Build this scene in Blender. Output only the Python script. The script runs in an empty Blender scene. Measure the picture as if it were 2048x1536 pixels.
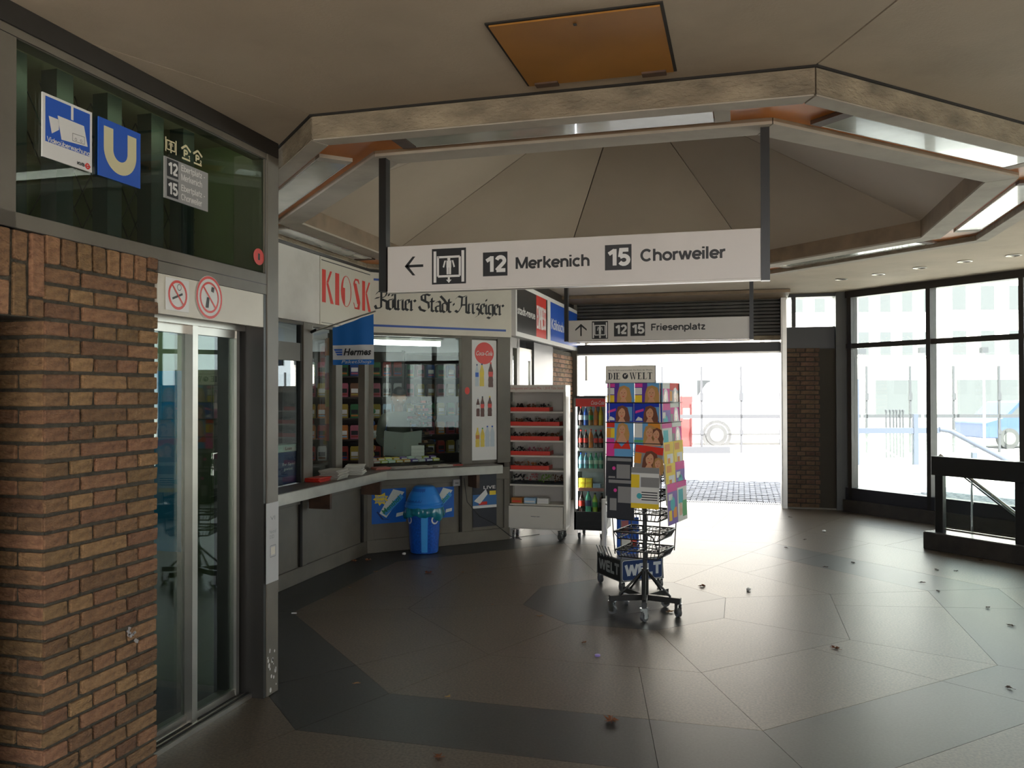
import bpy, bmesh, math, random
from mathutils import Vector, Matrix
random.seed(7)
SC = bpy.context.scene
COL = SC.collection
# ------------------------------------------------------------------ camera
FPX = 1682.0
YAW, PIT, ROL, EYE = math.radians(15.29), math.radians(.58), math.radians(-.11), 1.6
F0 = Vector((-math.sin(YAW), math.cos(YAW), 0)); R0 = Vector((math.cos(YAW), math.sin(YAW), 0)); Z0 = Vector((0, 0, 1))
FW = F0 * math.cos(PIT) + Z0 * math.sin(PIT); UP = Z0 * math.cos(PIT) - F0 * math.sin(PIT)
cr, sr = math.cos(ROL), math.sin(ROL)
CX = R0 * cr + UP * sr; CY = UP * cr - R0 * sr
cam = bpy.data.objects.new('camera', bpy.data.cameras.new('camera')); COL.objects.link(cam)
cam.data.sensor_width = 36; cam.data.lens = 36 * FPX / 2048; cam.data.clip_start = .05; cam.data.clip_end = 400
m = Matrix.Identity(4)
for i in range(3): m[i][0], m[i][1], m[i][2] = CX[i], CY[i], -FW[i]
m[0][3], m[1][3], m[2][3] = 0, 0, EYE
cam.matrix_world = m
SC.camera = cam
# ------------------------------------------------------------------ light
SC.view_settings.view_transform = 'Standard'; SC.view_settings.look = 'None'
SC.view_settings.gamma = 1; SC.view_settings.use_curve_mapping = False
SC.view_settings.exposure = 1.7
W = bpy.data.worlds.new('sky'); SC.world = W; W.use_nodes = True
wn = W.node_tree; bg = wn.nodes['Background']
bg.inputs[0].default_value = (.86, .93, 1.0, 1); bg.inputs[1].default_value = 1.6
sun = bpy.data.objects.new('sun', bpy.data.lights.new('sun', 'SUN')); COL.objects.link(sun)
sun.data.energy = 16; sun.data.angle = .009; sun.data.color = (1, .93, .82)
sun.rotation_euler = Vector((-.25, .55, -.80)).to_track_quat('-Z', 'Y').to_euler()

# ------------------------------------------------------------------ helpers
def ray(px, py):
    u, v = (px - 1024) / FPX, (py - 768) / FPX
    u0, v0 = cr * u + sr * v, -sr * u + cr * v
    return FW + R0 * u0 - UP * v0
def onfloor(px, py, z=0.0):          # survey: image measurement -> point on a level plane
    d = ray(px, py); t = (z - EYE) / d.z
    return Vector((0, 0, EYE)) + d * t
class Fr:                             # a wall's own frame: x along, y into the wall, z up
    def __init__(s, ox, oy, deg):
        s.o = Vector((ox, oy, 0)); s.a = math.radians(deg)
        s.u = Vector((math.cos(s.a), math.sin(s.a), 0)); s.n = Vector((-math.sin(s.a), math.cos(s.a), 0))
    def P(s, px, py, y=0.0):          # survey: image measurement -> (x, z) on the plane y of this wall
        d = ray(px, py); c = Vector((0, 0, EYE)); q = s.o + s.n * y
        t = (q - c).dot(s.n) / d.dot(s.n); p = c + d * t - s.o
        return p.dot(s.u), p.z
    def X(s, px, py=768, y=0.0): return s.P(px, py, y)[0]
    def W(s, x, y=0.0, z=0.0): return s.o + s.u * x + s.n * y + Vector((0, 0, z))
MATS = {}
def mat(name, col, rough=.6, metal=0, spec=.5, noise=0, nscale=8, bump=0, bscale=60, rnd=0, col2=None, emit=0, trans=0, coat=0, dirt=0, alpha=1, thr=.5, stretch=None):
    if name in MATS: return MATS[name]
    M = bpy.data.materials.new(name); M.use_nodes = True; MATS[name] = M
    nt = M.node_tree; b = nt.nodes['Principled BSDF']; N = nt.nodes.new; L = nt.links.new
    c4 = tuple(col) + (1,)
    b.inputs['Base Color'].default_value = c4; b.inputs['Roughness'].default_value = rough
    b.inputs['Metallic'].default_value = metal; b.inputs['Specular IOR Level'].default_value = spec
    if coat: b.inputs['Coat Weight'].default_value = coat
    if trans: b.inputs['Transmission Weight'].default_value = trans
    if alpha < 1: b.inputs['Alpha'].default_value = alpha
    M.diffuse_color = c4
    tc = N('ShaderNodeTexCoord')
    vec = tc.outputs['Object']
    if stretch:
        mp = N('ShaderNodeMapping'); mp.inputs['Scale'].default_value = stretch; L(vec, mp.inputs[0]); vec = mp.outputs[0]
    src = None
    if noise:
        n = N('ShaderNodeTexNoise'); n.inputs['Scale'].default_value = nscale; n.inputs['Detail'].default_value = 6; L(vec, n.inputs['Vector'])
        r = N('ShaderNodeMapRange'); r.inputs[1].default_value = thr - .2; r.inputs[2].default_value = thr + .2
        L(n.outputs['Fac'], r.inputs[0])
        mx = N('ShaderNodeMix'); mx.data_type = 'RGBA'; L(r.outputs[0], mx.inputs[0])
        c2 = col2 or tuple(max(0, v * (1 - noise)) for v in col)
        mx.inputs[6].default_value = c4; mx.inputs[7].default_value = tuple(c2) + (1,)
        src = mx.outputs[2]
        if noise and not col2: pass
    if dirt:
        n = N('ShaderNodeTexNoise'); n.inputs['Scale'].default_value = 1.3; n.inputs['Detail'].default_value = 8; n.inputs['Roughness'].default_value = .65
        L(tc.outputs['Object'], n.inputs['Vector'])
        r = N('ShaderNodeMapRange'); r.inputs[1].default_value = .5; r.inputs[2].default_value = .72; r.inputs[4].default_value = dirt
        L(n.outputs['Fac'], r.inputs[0])
        mx = N('ShaderNodeMix'); mx.data_type = 'RGBA'; L(r.outputs[0], mx.inputs[0])
        if src: L(src, mx.inputs[6])
        else: mx.inputs[6].default_value = c4
        mx.inputs[7].default_value = (col[0] * .35, col[1] * .31, col[2] * .27, 1); src = mx.outputs[2]
    if rnd:
        oi = N('ShaderNodeObjectInfo'); hs = N('ShaderNodeHueSaturation')
        a = N('ShaderNodeMapRange'); a.inputs[3].default_value = 1 - rnd; a.inputs[4].default_value = 1 + rnd; L(oi.outputs['Random'], a.inputs[0]); L(a.outputs[0], hs.inputs['Value'])
        ml = N('ShaderNodeMath'); ml.operation = 'MULTIPLY'; ml.inputs[1].default_value = 7.13; L(oi.outputs['Random'], ml.inputs[0])
        fr = N('ShaderNodeMath'); fr.operation = 'FRACT'; L(ml.outputs[0], fr.inputs[0])
        h = N('ShaderNodeMapRange'); h.inputs[3].default_value = .5 - rnd * .045; h.inputs[4].default_value = .5 + rnd * .035; L(fr.outputs[0], h.inputs[0]); L(h.outputs[0], hs.inputs['Hue'])
        if src: L(src, hs.inputs['Color'])
        else: hs.inputs['Color'].default_value = c4
        src = hs.outputs[0]
    if src: L(src, b.inputs['Base Color'])
    if bump:
        n = N('ShaderNodeTexNoise'); n.inputs['Scale'].default_value = bscale; n.inputs['Detail'].default_value = 4; L(vec, n.inputs['Vector'])
        bp = N('ShaderNodeBump'); bp.inputs['Strength'].default_value = bump; bp.inputs['Distance'].default_value = .01
        L(n.outputs['Fac'], bp.inputs['Height']); L(bp.outputs[0], b.inputs['Normal'])
    if emit:
        b.inputs['Emission Color'].default_value = c4; b.inputs['Emission Strength'].default_value = emit
    return M
def glass_mat(name, tint, ior=1.5, rough=0.0, floor=.0):
    M = bpy.data.materials.new(name); M.use_nodes = True; MATS[name] = M
    nt = M.node_tree; nt.nodes.clear(); N = nt.nodes.new; L = nt.links.new
    o = N('ShaderNodeOutputMaterial'); mx = N('ShaderNodeMixShader'); f = N('ShaderNodeFresnel'); f.inputs[0].default_value = ior
    ge = N('ShaderNodeNewGeometry'); mr = N('ShaderNodeMapRange'); mr.inputs[3].default_value = ior; mr.inputs[4].default_value = 1 / ior
    L(ge.outputs['Backfacing'], mr.inputs[0]); L(mr.outputs[0], f.inputs[0])      # same reflectance on both faces of a pane
    t = N('ShaderNodeBsdfTransparent'); t.inputs[0].default_value = tuple(tint) + (1,)
    g = N('ShaderNodeBsdfGlossy'); g.inputs['Roughness'].default_value = rough; g.inputs[0].default_value = (.95, .97, .96, 1)
    L(f.outputs[0], mx.inputs[0]); L(t.outputs[0], mx.inputs[1]); L(g.outputs[0], mx.inputs[2]); L(mx.outputs[0], o.inputs[0])
    M.diffuse_color = tuple(tint) + (.3,)
    return M

class MB:
    """collects shapes and links them as ONE mesh object"""
    def __init__(s): s.v = []; s.f = []; s.m = []; s.mats = []; s.T = Matrix.Identity(4); s.sm = []
    def mi(s, M):
        if M not in s.mats: s.mats.append(M)
        return s.mats.index(M)
    def add(s, vs, fs, M, smooth=False):
        b = len(s.v); s.v += [tuple(s.T @ Vector(v)) for v in vs]; k = s.mi(M)
        for f in fs: s.f.append(tuple(b + i for i in f)); s.m.append(k); s.sm.append(smooth)
        return s
    def box(s, x0, x1, y0, y1, z0, z1, M):
        vs = [(x, y, z) for x in (x0, x1) for y in (y0, y1) for z in (z0, z1)]
        return s.add(vs, [(0, 1, 3, 2), (4, 6, 7, 5), (0, 4, 5, 1), (2, 3, 7, 6), (0, 2, 6, 4), (1, 5, 7, 3)], M)
    def prism(s, poly, z0, z1, M):    # poly: xy points
        n = len(poly); vs = [(x, y, z0) for x, y in poly] + [(x, y, z1) for x, y in poly]
        return s.add(vs, [tuple(range(n))[::-1], tuple(range(n, 2 * n))] + [(i, (i + 1) % n, n + (i + 1) % n, n + i) for i in range(n)], M)
    def flat(s, poly, y, M, th=0):    # poly: xz points, drawn on a wall (or a slab th thick)
        n = len(poly)
        ar = sum(poly[i][0] * poly[(i + 1) % n][1] - poly[(i + 1) % n][0] * poly[i][1] for i in range(n))
        if ar < 0: poly = poly[::-1]
        if not th: return s.add([(x, y, z) for x, z in poly], [tuple(range(n))], M)
        vs = [(x, y, z) for x, z in poly] + [(x, y + th, z) for x, z in poly]
        return s.add(vs, [tuple(range(n)), tuple(range(n, 2 * n))[::-1]] + [(i, n + i, n + (i + 1) % n, (i + 1) % n) for i in range(n)], M)
    def rect(s, x0, x1, z0, z1, y, M): return s.flat([(x0, z0), (x1, z0), (x1, z1), (x0, z1)], y, M)
    def disc(s, cx, cz, r, y, M, n=24, ry=None, th=0):
        return s.flat([(cx + r * math.cos(k * 2 * math.pi / n), cz + (ry or r) * math.sin(k * 2 * math.pi / n)) for k in range(n)], y, M, th)
    def ring(s, cx, cz, r0, r1, y, M, n=28, rz=1):
        vs = [(cx + r * math.cos(k * 2 * math.pi / n), y, cz + rz * r * math.sin(k * 2 * math.pi / n)) for r in (r0, r1) for k in range(n)]
        return s.add(vs, [(k, n + k, n + (k + 1) % n, (k + 1) % n) for k in range(n)], M)
    def line(s, pts, w, y, M):        # flat stroke
        for (a, b), (c, d) in zip(pts, pts[1:]):
            dx, dz = c - a, d - b; l = math.hypot(dx, dz) or 1; nx, nz = -dz / l * w / 2, dx / l * w / 2
            s.flat([(a + nx, b + nz), (a - nx, b - nz), (c - nx, d - nz), (c + nx, d + nz)], y, M)
        return s
    def nib(s, pts, w, ang, y, M):    # broad-pen stroke
        nx, nz = math.cos(ang) * w / 2, math.sin(ang) * w / 2
        for (a, b), (c, d) in zip(pts, pts[1:]):
            q = [(a - nx, b - nz), (a + nx, b + nz), (c + nx, d + nz), (c - nx, d - nz)]
            s.flat(q, y, M)
        return s
    def tube(s, pts, r, M, n=8, cap=True, closed=False, r2=None):
        P = [Vector(p) for p in pts]; N_ = len(P); b = []; up = Vector((0, 0, 1))
        vs = []
        for i, p in enumerate(P):
            if closed: d = P[(i + 1) % N_] - P[i - 1]
            else: d = (P[min(i + 1, N_ - 1)] - P[max(i - 1, 0)])
            d.normalize()
            a = d.cross(up if abs(d.z) < .95 else Vector((1, 0, 0))).normalized(); c = a.cross(d)
            rr = r if r2 is None else r + (r2 - r) * i / max(1, N_ - 1)
            vs += [tuple(p + (a * math.cos(k * 2 * math.pi / n) + c * math.sin(k * 2 * math.pi / n)) * rr) for k in range(n)]
        fs = []
        for i in range(N_ if closed else N_ - 1):
            j = (i + 1) % N_
            fs += [(i * n + k, i * n + (k + 1) % n, j * n + (k + 1) % n, j * n + k) for k in range(n)]
        s.add(vs, fs, M, True)
        if cap and not closed: s.add(vs[:n], [tuple(range(n))[::-1]], M); s.add(vs[-n:], [tuple(range(n))], M)
        return s
    def lathe(s, prof, M, c=(0, 0, 0), n=20, mats=None):  # prof: (r, z)
        vs = [(c[0] + r * math.cos(k * 2 * math.pi / n), c[1] + r * math.sin(k * 2 * math.pi / n), c[2] + z) for r, z in prof for k in range(n)]
        for i in range(len(prof) - 1):
            mm = mats[i] if mats else M
            s.add(vs[i * n:(i + 2) * n], [(k, (k + 1) % n, n + (k + 1) % n, n + k) for k in range(n)], mm, True)
        return s
    def text(s, body, x0, x1, z0, z1, y, M, bold=0, shear=0, keep=False, italic=0):
        """lettering fitted to the box x0..x1, z0..z1 (keep: keep the width's proportion)"""
        cu = bpy.data.curves.new('t', 'FONT'); cu.body = body; cu.offset = bold; cu.resolution_u = 2; cu.shear = shear
        ob = bpy.data.objects.new('t', cu); COL.objects.link(ob)
        dg = bpy.context.evaluated_depsgraph_get(); me = bpy.data.meshes.new_from_object(ob.evaluated_get(dg))
        V = [v.co.copy() for v in me.vertices]; Fs = [tuple(p.vertices) for p in me.polygons]
        bpy.data.objects.remove(ob); bpy.data.curves.remove(cu); bpy.data.meshes.remove(me)
        if not V: return s
        ax, bx = min(v.x for v in V), max(v.x for v in V); ay, by = min(v.y for v in V), max(v.y for v in V)
        kx, kz = (x1 - x0) / (bx - ax), (z1 - z0) / (by - ay)
        if keep: kx = kz
        return s.add([(x0 + (v.x - ax) * kx, y, z0 + (v.y - ay) * kz) for v in V], Fs, M)
    def build(s, name, parent=None, loc=None, rotz=0, bevel=0, label=None, kind=None, recalc=True):
        me = bpy.data.meshes.new(name); me.from_pydata(s.v, [], s.f)
        for M in s.mats: me.materials.append(M)
        me.polygons.foreach_set('material_index', s.m); me.polygons.foreach_set('use_smooth', s.sm)
        if bevel:
            bm = bmesh.new(); bm.from_mesh(me); bmesh.ops.remove_doubles(bm, verts=bm.verts, dist=1e-5)
            bmesh.ops.bevel(bm, geom=[e for e in bm.edges if e.is_manifold and e.calc_face_angle(0) > .6], offset=bevel, segments=1, affect='EDGES', clamp_overlap=True)
            bm.to_mesh(me); bm.free()
        me.update()
        return put(name, me, parent, loc, rotz, label, kind)
def put(name, me, parent=None, loc=None, rotz=0, label=None, kind=None):
    o = bpy.data.objects.new(name, me); COL.objects.link(o)
    if loc is not None: o.location = loc
    o.rotation_euler.z = rotz
    if parent: o.parent = parent
    if label: o['label'] = label
    if kind: o['kind'] = kind
    return o
def tag(o, label, cat, group=None, kind=None):
    if label: o['label'] = label
    if cat: o['category'] = cat
    if group: o['group'] = group
    if kind: o['kind'] = kind
    return o
def thing(name, label, cat, loc=(0, 0, 0), rotz=0, group=None):
    o = bpy.data.objects.new(name, None); COL.objects.link(o); o.location = loc; o.rotation_euler.z = rotz; o.empty_display_size = .1
    return tag(o, label, cat, group)
def struct(name, loc=(0, 0, 0), rotz=0):
    o = bpy.data.objects.new(name, None); COL.objects.link(o); o.location = loc; o.rotation_euler.z = rotz; o['kind'] = 'structure'; return o
def dup(o, loc=None, rotz=None, label=None, group=None, parent=None):
    def cp(a, par):
        c = a.copy(); COL.objects.link(c)
        if par: c.parent = par
        for ch in a.children: cp(ch, c)
        return c
    c = cp(o, parent)
    if loc is not None: c.location = loc
    if rotz is not None: c.rotation_euler.z = rotz
    if label: c['label'] = label
    if group: c['group'] = group
    return c

# ------------------------------------------------------------------ materials
steel_paint = mat('grey brown painted steel', (.150, .130, .100), .45, noise=.25, nscale=3, dirt=.5)
steel_dark = mat('dark brown steel', (.022, .019, .016), .4)
black = mat('black', (.008, .008, .008), .5)
blackm = mat('black metal', (.012, .011, .010), .35)
alu = mat('brushed aluminium', (.50, .47, .42), .32, .9, noise=.15, nscale=5)
chrome = mat('chrome', (.75, .76, .78), .12, 1)
stainless = mat('stainless counter edge', (.42, .40, .36), .35, .85, noise=.2, nscale=6)
white = mat('white', (.72, .69, .64), .5)
whiteg = mat('white enamel', (.66, .62, .57), .35, dirt=.25)
signw = mat('sign white', (.60, .56, .52), .4, dirt=.12)
cream = mat('cream sign board', (.62, .57, .48), .45, dirt=.15)
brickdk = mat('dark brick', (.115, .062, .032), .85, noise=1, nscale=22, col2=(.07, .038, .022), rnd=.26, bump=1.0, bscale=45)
mortar = mat('mortar', (.085, .072, .050), .9, noise=.4, nscale=40, bump=.6, bscale=200)
brickm = mat('brick', (.275, .150, .070), .85, noise=1, nscale=30, col2=(.135, .070, .036), rnd=.30, bump=1.6, bscale=38, thr=.58, stretch=(1, 1, 1.8))
ceilm = mat('painted ceiling', (.47, .385, .285), .8, noise=.16, nscale=1.6, dirt=.22, bump=.15, bscale=90)
domem = mat('dome panel', (.46, .375, .285), .75, noise=.1, nscale=1.5)
rough_paint = mat('rough cast beam', (.36, .29, .195), .75, noise=.55, nscale=5, dirt=.6, bump=1.6, bscale=30, stretch=(1, 1, 2.2))
beam_un = mat('beam underside', (.42, .365, .29), .7, noise=.2, nscale=4, dirt=.5)
ringm = mat('ring beam wood', (.24, .165, .10), .55, noise=.35, nscale=6, dirt=.4)
orange = mat('orange lacquer', (.62, .20, .03), .4, noise=.35, nscale=2.5)
rust = mat('rusty metal', (.10, .05, .028), .6, noise=.5, nscale=12)
seam = mat('dark seam', (.02, .017, .014), .9)
slab_b = mat('brown terrazzo', (.135, .104, .076), .40, spec=.45, noise=.6, nscale=75, rnd=.07, dirt=.25)
slab_d = mat('dark terrazzo', (.040, .040, .038), .40, spec=.45, noise=.45, nscale=75, rnd=.07, dirt=.2)
grout = mat('grout', (.012, .011, .010), .9)
glass = glass_mat('window glass', (.93, .97, .95), 1.45)
glassd = glass_mat('tinted glass', (.72, .80, .74), 1.55)
clearp = glass_mat('clear plastic', (.92, .93, .90), 1.35, .1)
ink = mat('black print', (.010, .010, .011), .5)
pwhite = mat('white print', (.68, .66, .63), .5)
red = mat('red', (.62, .030, .018), .4)
blue = mat('blue', (.010, .085, .46), .4)
dblue = mat('navy', (.012, .028, .13), .4)
yellow = mat('yellow', (.72, .52, .03), .45)
green = mat('green', (.03, .28, .06), .45)
skin = mat('skin print', (.62, .34, .21), .5)
wood_d = mat('dark wood', (.030, .018, .011), .5)

# wall frames, from the survey of the photograph
FE = Fr(-2.42, 0, 90)      # lift front
FK1 = Fr(-3.60, 0, 90)     # kiosk, long side
FK2 = Fr(-3.60, 7.70, 45)  # kiosk, oblique side
FK3 = Fr(-2.45, 0, 90)     # kiosk, side towards the exit
FN = Fr(0, 12.5, 0)        # exit wall
FD = Fr(1.40, 12.07, -45)  # big windows
OX, OY = -.855, 6.46       # centre of the octagonal hall
def octo(ap, k): a = math.radians(-112.5 + 45 * k); r = ap / math.cos(math.pi / 8); return Vector((OX + r * math.cos(a), OY + r * math.sin(a)))
# ------------------------------------------------------------------ plain bold grotesque lettering drawn with a round-cornered stroke
def _arc(cx, cz, rx, rz, a0, a1, n=8): return [(cx + rx * math.cos(math.radians(a0 + (a1 - a0) * k / n)), cz + rz * math.sin(math.radians(a0 + (a1 - a0) * k / n))) for k in range(n + 1)]
_X = .72                                  # x-height (cap height 1)
def _bowl(x): return _arc(x, _X / 2, .235, _X / 2 - .07, 0, 360, 18)
_h = _X / 2 - .07
GL = {
 'n': (.60, [[(.08, 0), (.08, _X)], [(.08, .42)] + _arc(.28, .42, .20, .23, 180, 0) + [(.48, 0)]]),
 'm': (.88, [[(.08, 0), (.08, _X)], [(.08, .45)] + _arc(.25, .45, .17, .20, 180, 0) + [(.42, 0)], [(.42, .45)] + _arc(.59, .45, .17, .20, 180, 0) + [(.76, 0)]]),
 'h': (.60, [[(.08, 0), (.08, 1)], [(.08, .42)] + _arc(.28, .42, .20, .23, 180, 0) + [(.48, 0)]]),
 'u': (.60, [[(.48, 0), (.48, _X)], [(.08, _X), (.08, .27)] + _arc(.28, .27, .20, .22, 180, 360)]),
 'r': (.40, [[(.08, 0), (.08, _X)], [(.08, .40)] + _arc(.30, .42, .22, .23, 180, 80, 5)]),
 'i': (.23, [[(.08, 0), (.08, _X)], [(.08, .86), (.08, 1)]]), 'l': (.23, [[(.08, 0), (.08, 1)]]),
 'o': (.62, [_bowl(.29)]), 'c': (.56, [_arc(.29, _X / 2, .235, _h, 48, 312, 14)]),
 'e': (.60, [_arc(.29, _X / 2, .235, _h, 0, 315, 15), [(.06, _X / 2 - .01), (.52, _X / 2 - .01)]]),
 'a': (.58, [_arc(.27, .48, .19, .17, 160, 0, 6) + [(.46, 0)], [(.46, .40), (.25, .38)] + _arc(.22, .215, .165, .155, 90, 270, 7) + [(.30, .06), (.46, .17)]]),
 'b': (.62, [[(.08, 0), (.08, 1)], _bowl(.31)]), 'd': (.62, [[(.54, 0), (.54, 1)], _bowl(.29)]),
 'p': (.62, [[(.08, -.28), (.08, _X)], _bowl(.31)]), 'g': (.62, [[(.52, _X), (.52, -.08)] + _arc(.29, -.08, .23, .14, 0, -160, 7), _bowl(.29)]),
 'k': (.56, [[(.08, 0), (.08, 1)], [(.10, .28), (.48, _X)], [(.22, .40), (.50, 0)]]),
 't': (.36, [[(.16, .95), (.16, .20)] + _arc(.26, .20, .10, .13, 180, 280, 4), [(.0, _X - .06), (.32, _X - .06)]]),
 'f': (.34, [[(.14, 0), (.14, .80)] + _arc(.25, .80, .11, .13, 180, 90, 4), [(.0, _X - .06), (.30, _X - .06)]]),
 's': (.54, [_arc(.26, .50, .18, .15, 25, 250, 9) + _arc(.26, .21, .19, .15, 90, -155, 10)[1:]]),
 'z': (.52, [[(.04, _X - .07), (.42, _X - .07), (.06, .07), (.46, .07)]]),
 'w': (.80, [[(.02, _X), (.20, .02), (.37, _X), (.54, .02), (.72, _X)]]),
 'M': (.90, [[(.09, 0), (.09, 1)], [(.78, 0), (.78, 1)], [(.10, .98), (.435, .06), (.77, .98)]]),
 'C': (.78, [_arc(.38, .5, .31, .43, 42, 318, 16)]), 'E': (.62, [[(.09, 0), (.09, 1)], [(.09, .93), (.54, .93)], [(.09, .52), (.50, .52)], [(.09, .07), (.56, .07)]]),
 'F': (.60, [[(.09, 0), (.09, 1)], [(.09, .93), (.54, .93)], [(.09, .50), (.48, .50)]]), 'L': (.56, [[(.09, 1), (.09, .07), (.50, .07)]]),
 'W': (1.0, [[(.03, 1), (.25, .03), (.47, .97), (.69, .03), (.91, 1)]]), 'T': (.64, [[(.30, 0), (.30, 1)], [(.0, .93), (.60, .93)]]),
 'V': (.72, [[(.03, 1), (.34, .03), (.65, 1)]]), 'K': (.72, [[(.09, 0), (.09, 1)], [(.12, .36), (.62, 1)], [(.28, .55), (.66, 0)]]),
 'B': (.68, [[(.09, 0), (.09, 1)], [(.09, .93), (.32, .93)] + _arc(.32, .73, .18, .20, 90, -90, 6) + [(.09, .53)], [(.32, .53)] + _arc(.34, .30, .21, .23, 90, -90, 6) + [(.09, .07)]]),
 'P': (.64, [[(.09, 0), (.09, 1)], [(.09, .93), (.32, .93)] + _arc(.32, .69, .20, .24, 90, -90, 7) + [(.09, .45)]]),
 'R': (.68, [[(.09, 0), (.09, 1)], [(.09, .93), (.32, .93)] + _arc(.32, .71, .20, .22, 90, -90, 7) + [(.09, .49)], [(.34, .49), (.58, 0)]]),
 'X': (.70, [[(.04, 0), (.62, 1)], [(.62, 0), (.04, 1)]]), 'S': (.64, [_arc(.31, .72, .21, .21, 25, 250, 9) + _arc(.30, .29, .23, .22, 85, -155, 10)]),
 'I': (.24, [[(.09, 0), (.09, 1)]]), 'O': (.78, [_arc(.38, .5, .30, .43, 0, 360, 20)]),
 '1': (.50, [[(.34, 0), (.34, 1)], [(.34, .92), (.06, .70)]]), '2': (.60, [_arc(.29, .70, .20, .23, 165, -35, 9) + [(.08, .08), (.54, .08)]]),
 '5': (.60, [[(.50, .93), (.15, .93), (.10, .50)] + _arc(.28, .32, .22, .25, 125, -150, 11)]),
 '-': (.42, [[(.06, .36), (.34, .36)]]), '.': (.2, [[(.08, 0), (.08, .1)]]),
}
def strip(m, pts, w, y, M):
    P_ = [Vector(p) for p in pts]; cl = (P_[0] - P_[-1]).length < 1e-5
    for i in range(1, len(P_) - 1):
        if (P_[i] - P_[i - 1]).normalized().dot((P_[i + 1] - P_[i]).normalized()) < -.35:
            strip(m, pts[:i + 1], w, y, M); strip(m, pts[i:], w, y - .00006, M); return
    if cl: P_ = P_[:-1]
    n = len(P_); L_, R_ = [], []
    for i, p in enumerate(P_):
        a = P_[i - 1] if (cl or i) else None; b = P_[(i + 1) % n] if (cl or i < n - 1) else None
        d1 = (p - a).normalized() if a is not None else (b - p).normalized(); d2 = (b - p).normalized() if b is not None else d1
        n1, n2 = Vector((-d1.y, d1.x)), Vector((-d2.y, d2.x)); k = max(1 + n1.dot(n2), .45); o = (n1 + n2) / k * w / 2
        L_.append(p + o); R_.append(p - o)
    vs = [(v.x, y, v.y) for v in L_ + R_]
    m.add(vs, [(i, n + i, n + (i + 1) % n, (i + 1) % n) for i in range(n if cl else n - 1)], M)
def hv(m, s, x0, x1, z0, z1, y, M, w=.15, track=0):
    """fit the word into x0..x1, z0..z1 (baseline to cap height)"""
    adv = []; x = 0
    for c in s:
        adv.append(x); x += (.34 if c == ' ' else GL[{'ü': 'u', 'ä': 'a', 'ö': 'o'}.get(c, c)][0]) + track
    W_ = x - .08; kx = (x1 - x0) / W_; kz = z1 - z0
    for c, ax in zip(s, adv):
        if c == ' ': continue
        base_ = {'ü': 'u', 'ä': 'a', 'ö': 'o'}.get(c, c); st = [list(t) for t in GL[base_][1]]
        if base_ != c: st += [[(.16, .86), (.16, .98)], [(.40, .86), (.40, .98)]]
        for i, t in enumerate(st):
            pts = [(x0 + (ax + a - .0) * kx, z0 + b * kz) for a, b in t]; ww = w * (kx + kz) / 2
            strip(m, pts, ww, y - .00012 * i, M)
    return m
# ================================================================== floor
fl = struct('floor')
MB().box(-7, 5.6, -6, 12.56, -.06, -.006, grout).build('subfloor', fl)
FC = (-.865, 6.46)
def fo(ap, k): a = math.radians(-112.5 + 45 * k); r = ap / math.cos(math.pi / 8); return Vector((FC[0] + r * math.cos(a), FC[1] + r * math.sin(a)))
def slab(poly, M, gap=.0013):
    c = sum(poly, Vector((0, 0))) / len(poly); n = len(poly); out = []
    for i in range(n):
        a, b, d = poly[i - 1], poly[i], poly[(i + 1) % n]
        e1 = (b - a).normalized(); e2 = (d - b).normalized(); n1 = Vector((-e1.y, e1.x)); n2 = Vector((-e2.y, e2.x))
        k = 1 + n1.dot(n2)
        out.append(b + (n1 + n2) / max(k, .3) * gap)
    MB().prism([tuple(p) for p in out], -.02, 0, M).build('floor_slab', fl)
rings = [(.735, 1.53, 1, slab_b), (1.53, 2.30, 2, slab_b), (2.30, 2.865, 2, slab_d), (2.865, 3.75, 2, slab_b), (3.75, 4.7, 3, slab_b), (4.7, 6.05, 3, slab_b)]
for k in range(8):
    for a0, a1, n, M in rings:
        p, q, r_, s_ = fo(a0, k), fo(a0, k + 1), fo(a1, k + 1), fo(a1, k)
        for j in range(n):
            t0, t1 = j / n, (j + 1) / n
            if n == 2 and a0 < 3: t0, t1 = ((0, .72), (.72, 1))[j]
            slab([s_.lerp(r_, t0), s_.lerp(r_, t1), p.lerp(q, t1), p.lerp(q, t0)], M)
slab([fo(.735, k) for k in range(4)] , slab_d); slab([fo(.735, 3), fo(.735, 4), fo(.735, 5), fo(.735, 6), fo(.735, 7), fo(.735, 0)], slab_d)
for i in range(5):                       # passage behind
    for j in range(5): slab([Vector((-3.4 + i * 1.6, -5.5 + j * 1.2)), Vector((-1.8 + i * 1.6, -5.5 + j * 1.2)), Vector((-1.8 + i * 1.6, -4.3 + j * 1.2)), Vector((-3.4 + i * 1.6, -4.3 + j * 1.2))], slab_b)

# ================================================================== ceiling
ce = struct('ceiling')
CZ = 2.95
def ring_poly(ap0, ap1, k, g=.0): 
    a, b, c, d = octo(ap0, k), octo(ap0, k + 1), octo(ap1, k + 1), octo(ap1, k)
    if g:
        e = (b - a).normalized(); a = a + e * g; b = b - e * g; c = c - e * g; d = d + e * g
    return [tuple(p) for p in (d, c, b, a)]
MB().prism([(-7.2, -4.2), (6.2, -4.2), (6.2, 13.0), (-7.2, 13.0)], 4.15, 4.3, seam).build('roof', ce)
for k in range(8): MB().prism(ring_poly(2.80, 9.2 if k in (7, 0, 1) else (6.15 if k not in (3,4,5) else 6.1), k, .0045 if k in (0, 1) else .0005), CZ, CZ + .06, ceilm).build('ceiling_panel', ce)
MB().prism([(-7.2, -4.2), (6.2, -4.2), (6.2, 13.0), (-7.2, 13.0)], CZ + .2, CZ + .21, seam)
m1 = MB()
for k in range(8): m1.prism(ring_poly(2.82, 6.3, k), CZ + .062, CZ + .08, seam)
m1.build('backing', ce)
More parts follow.
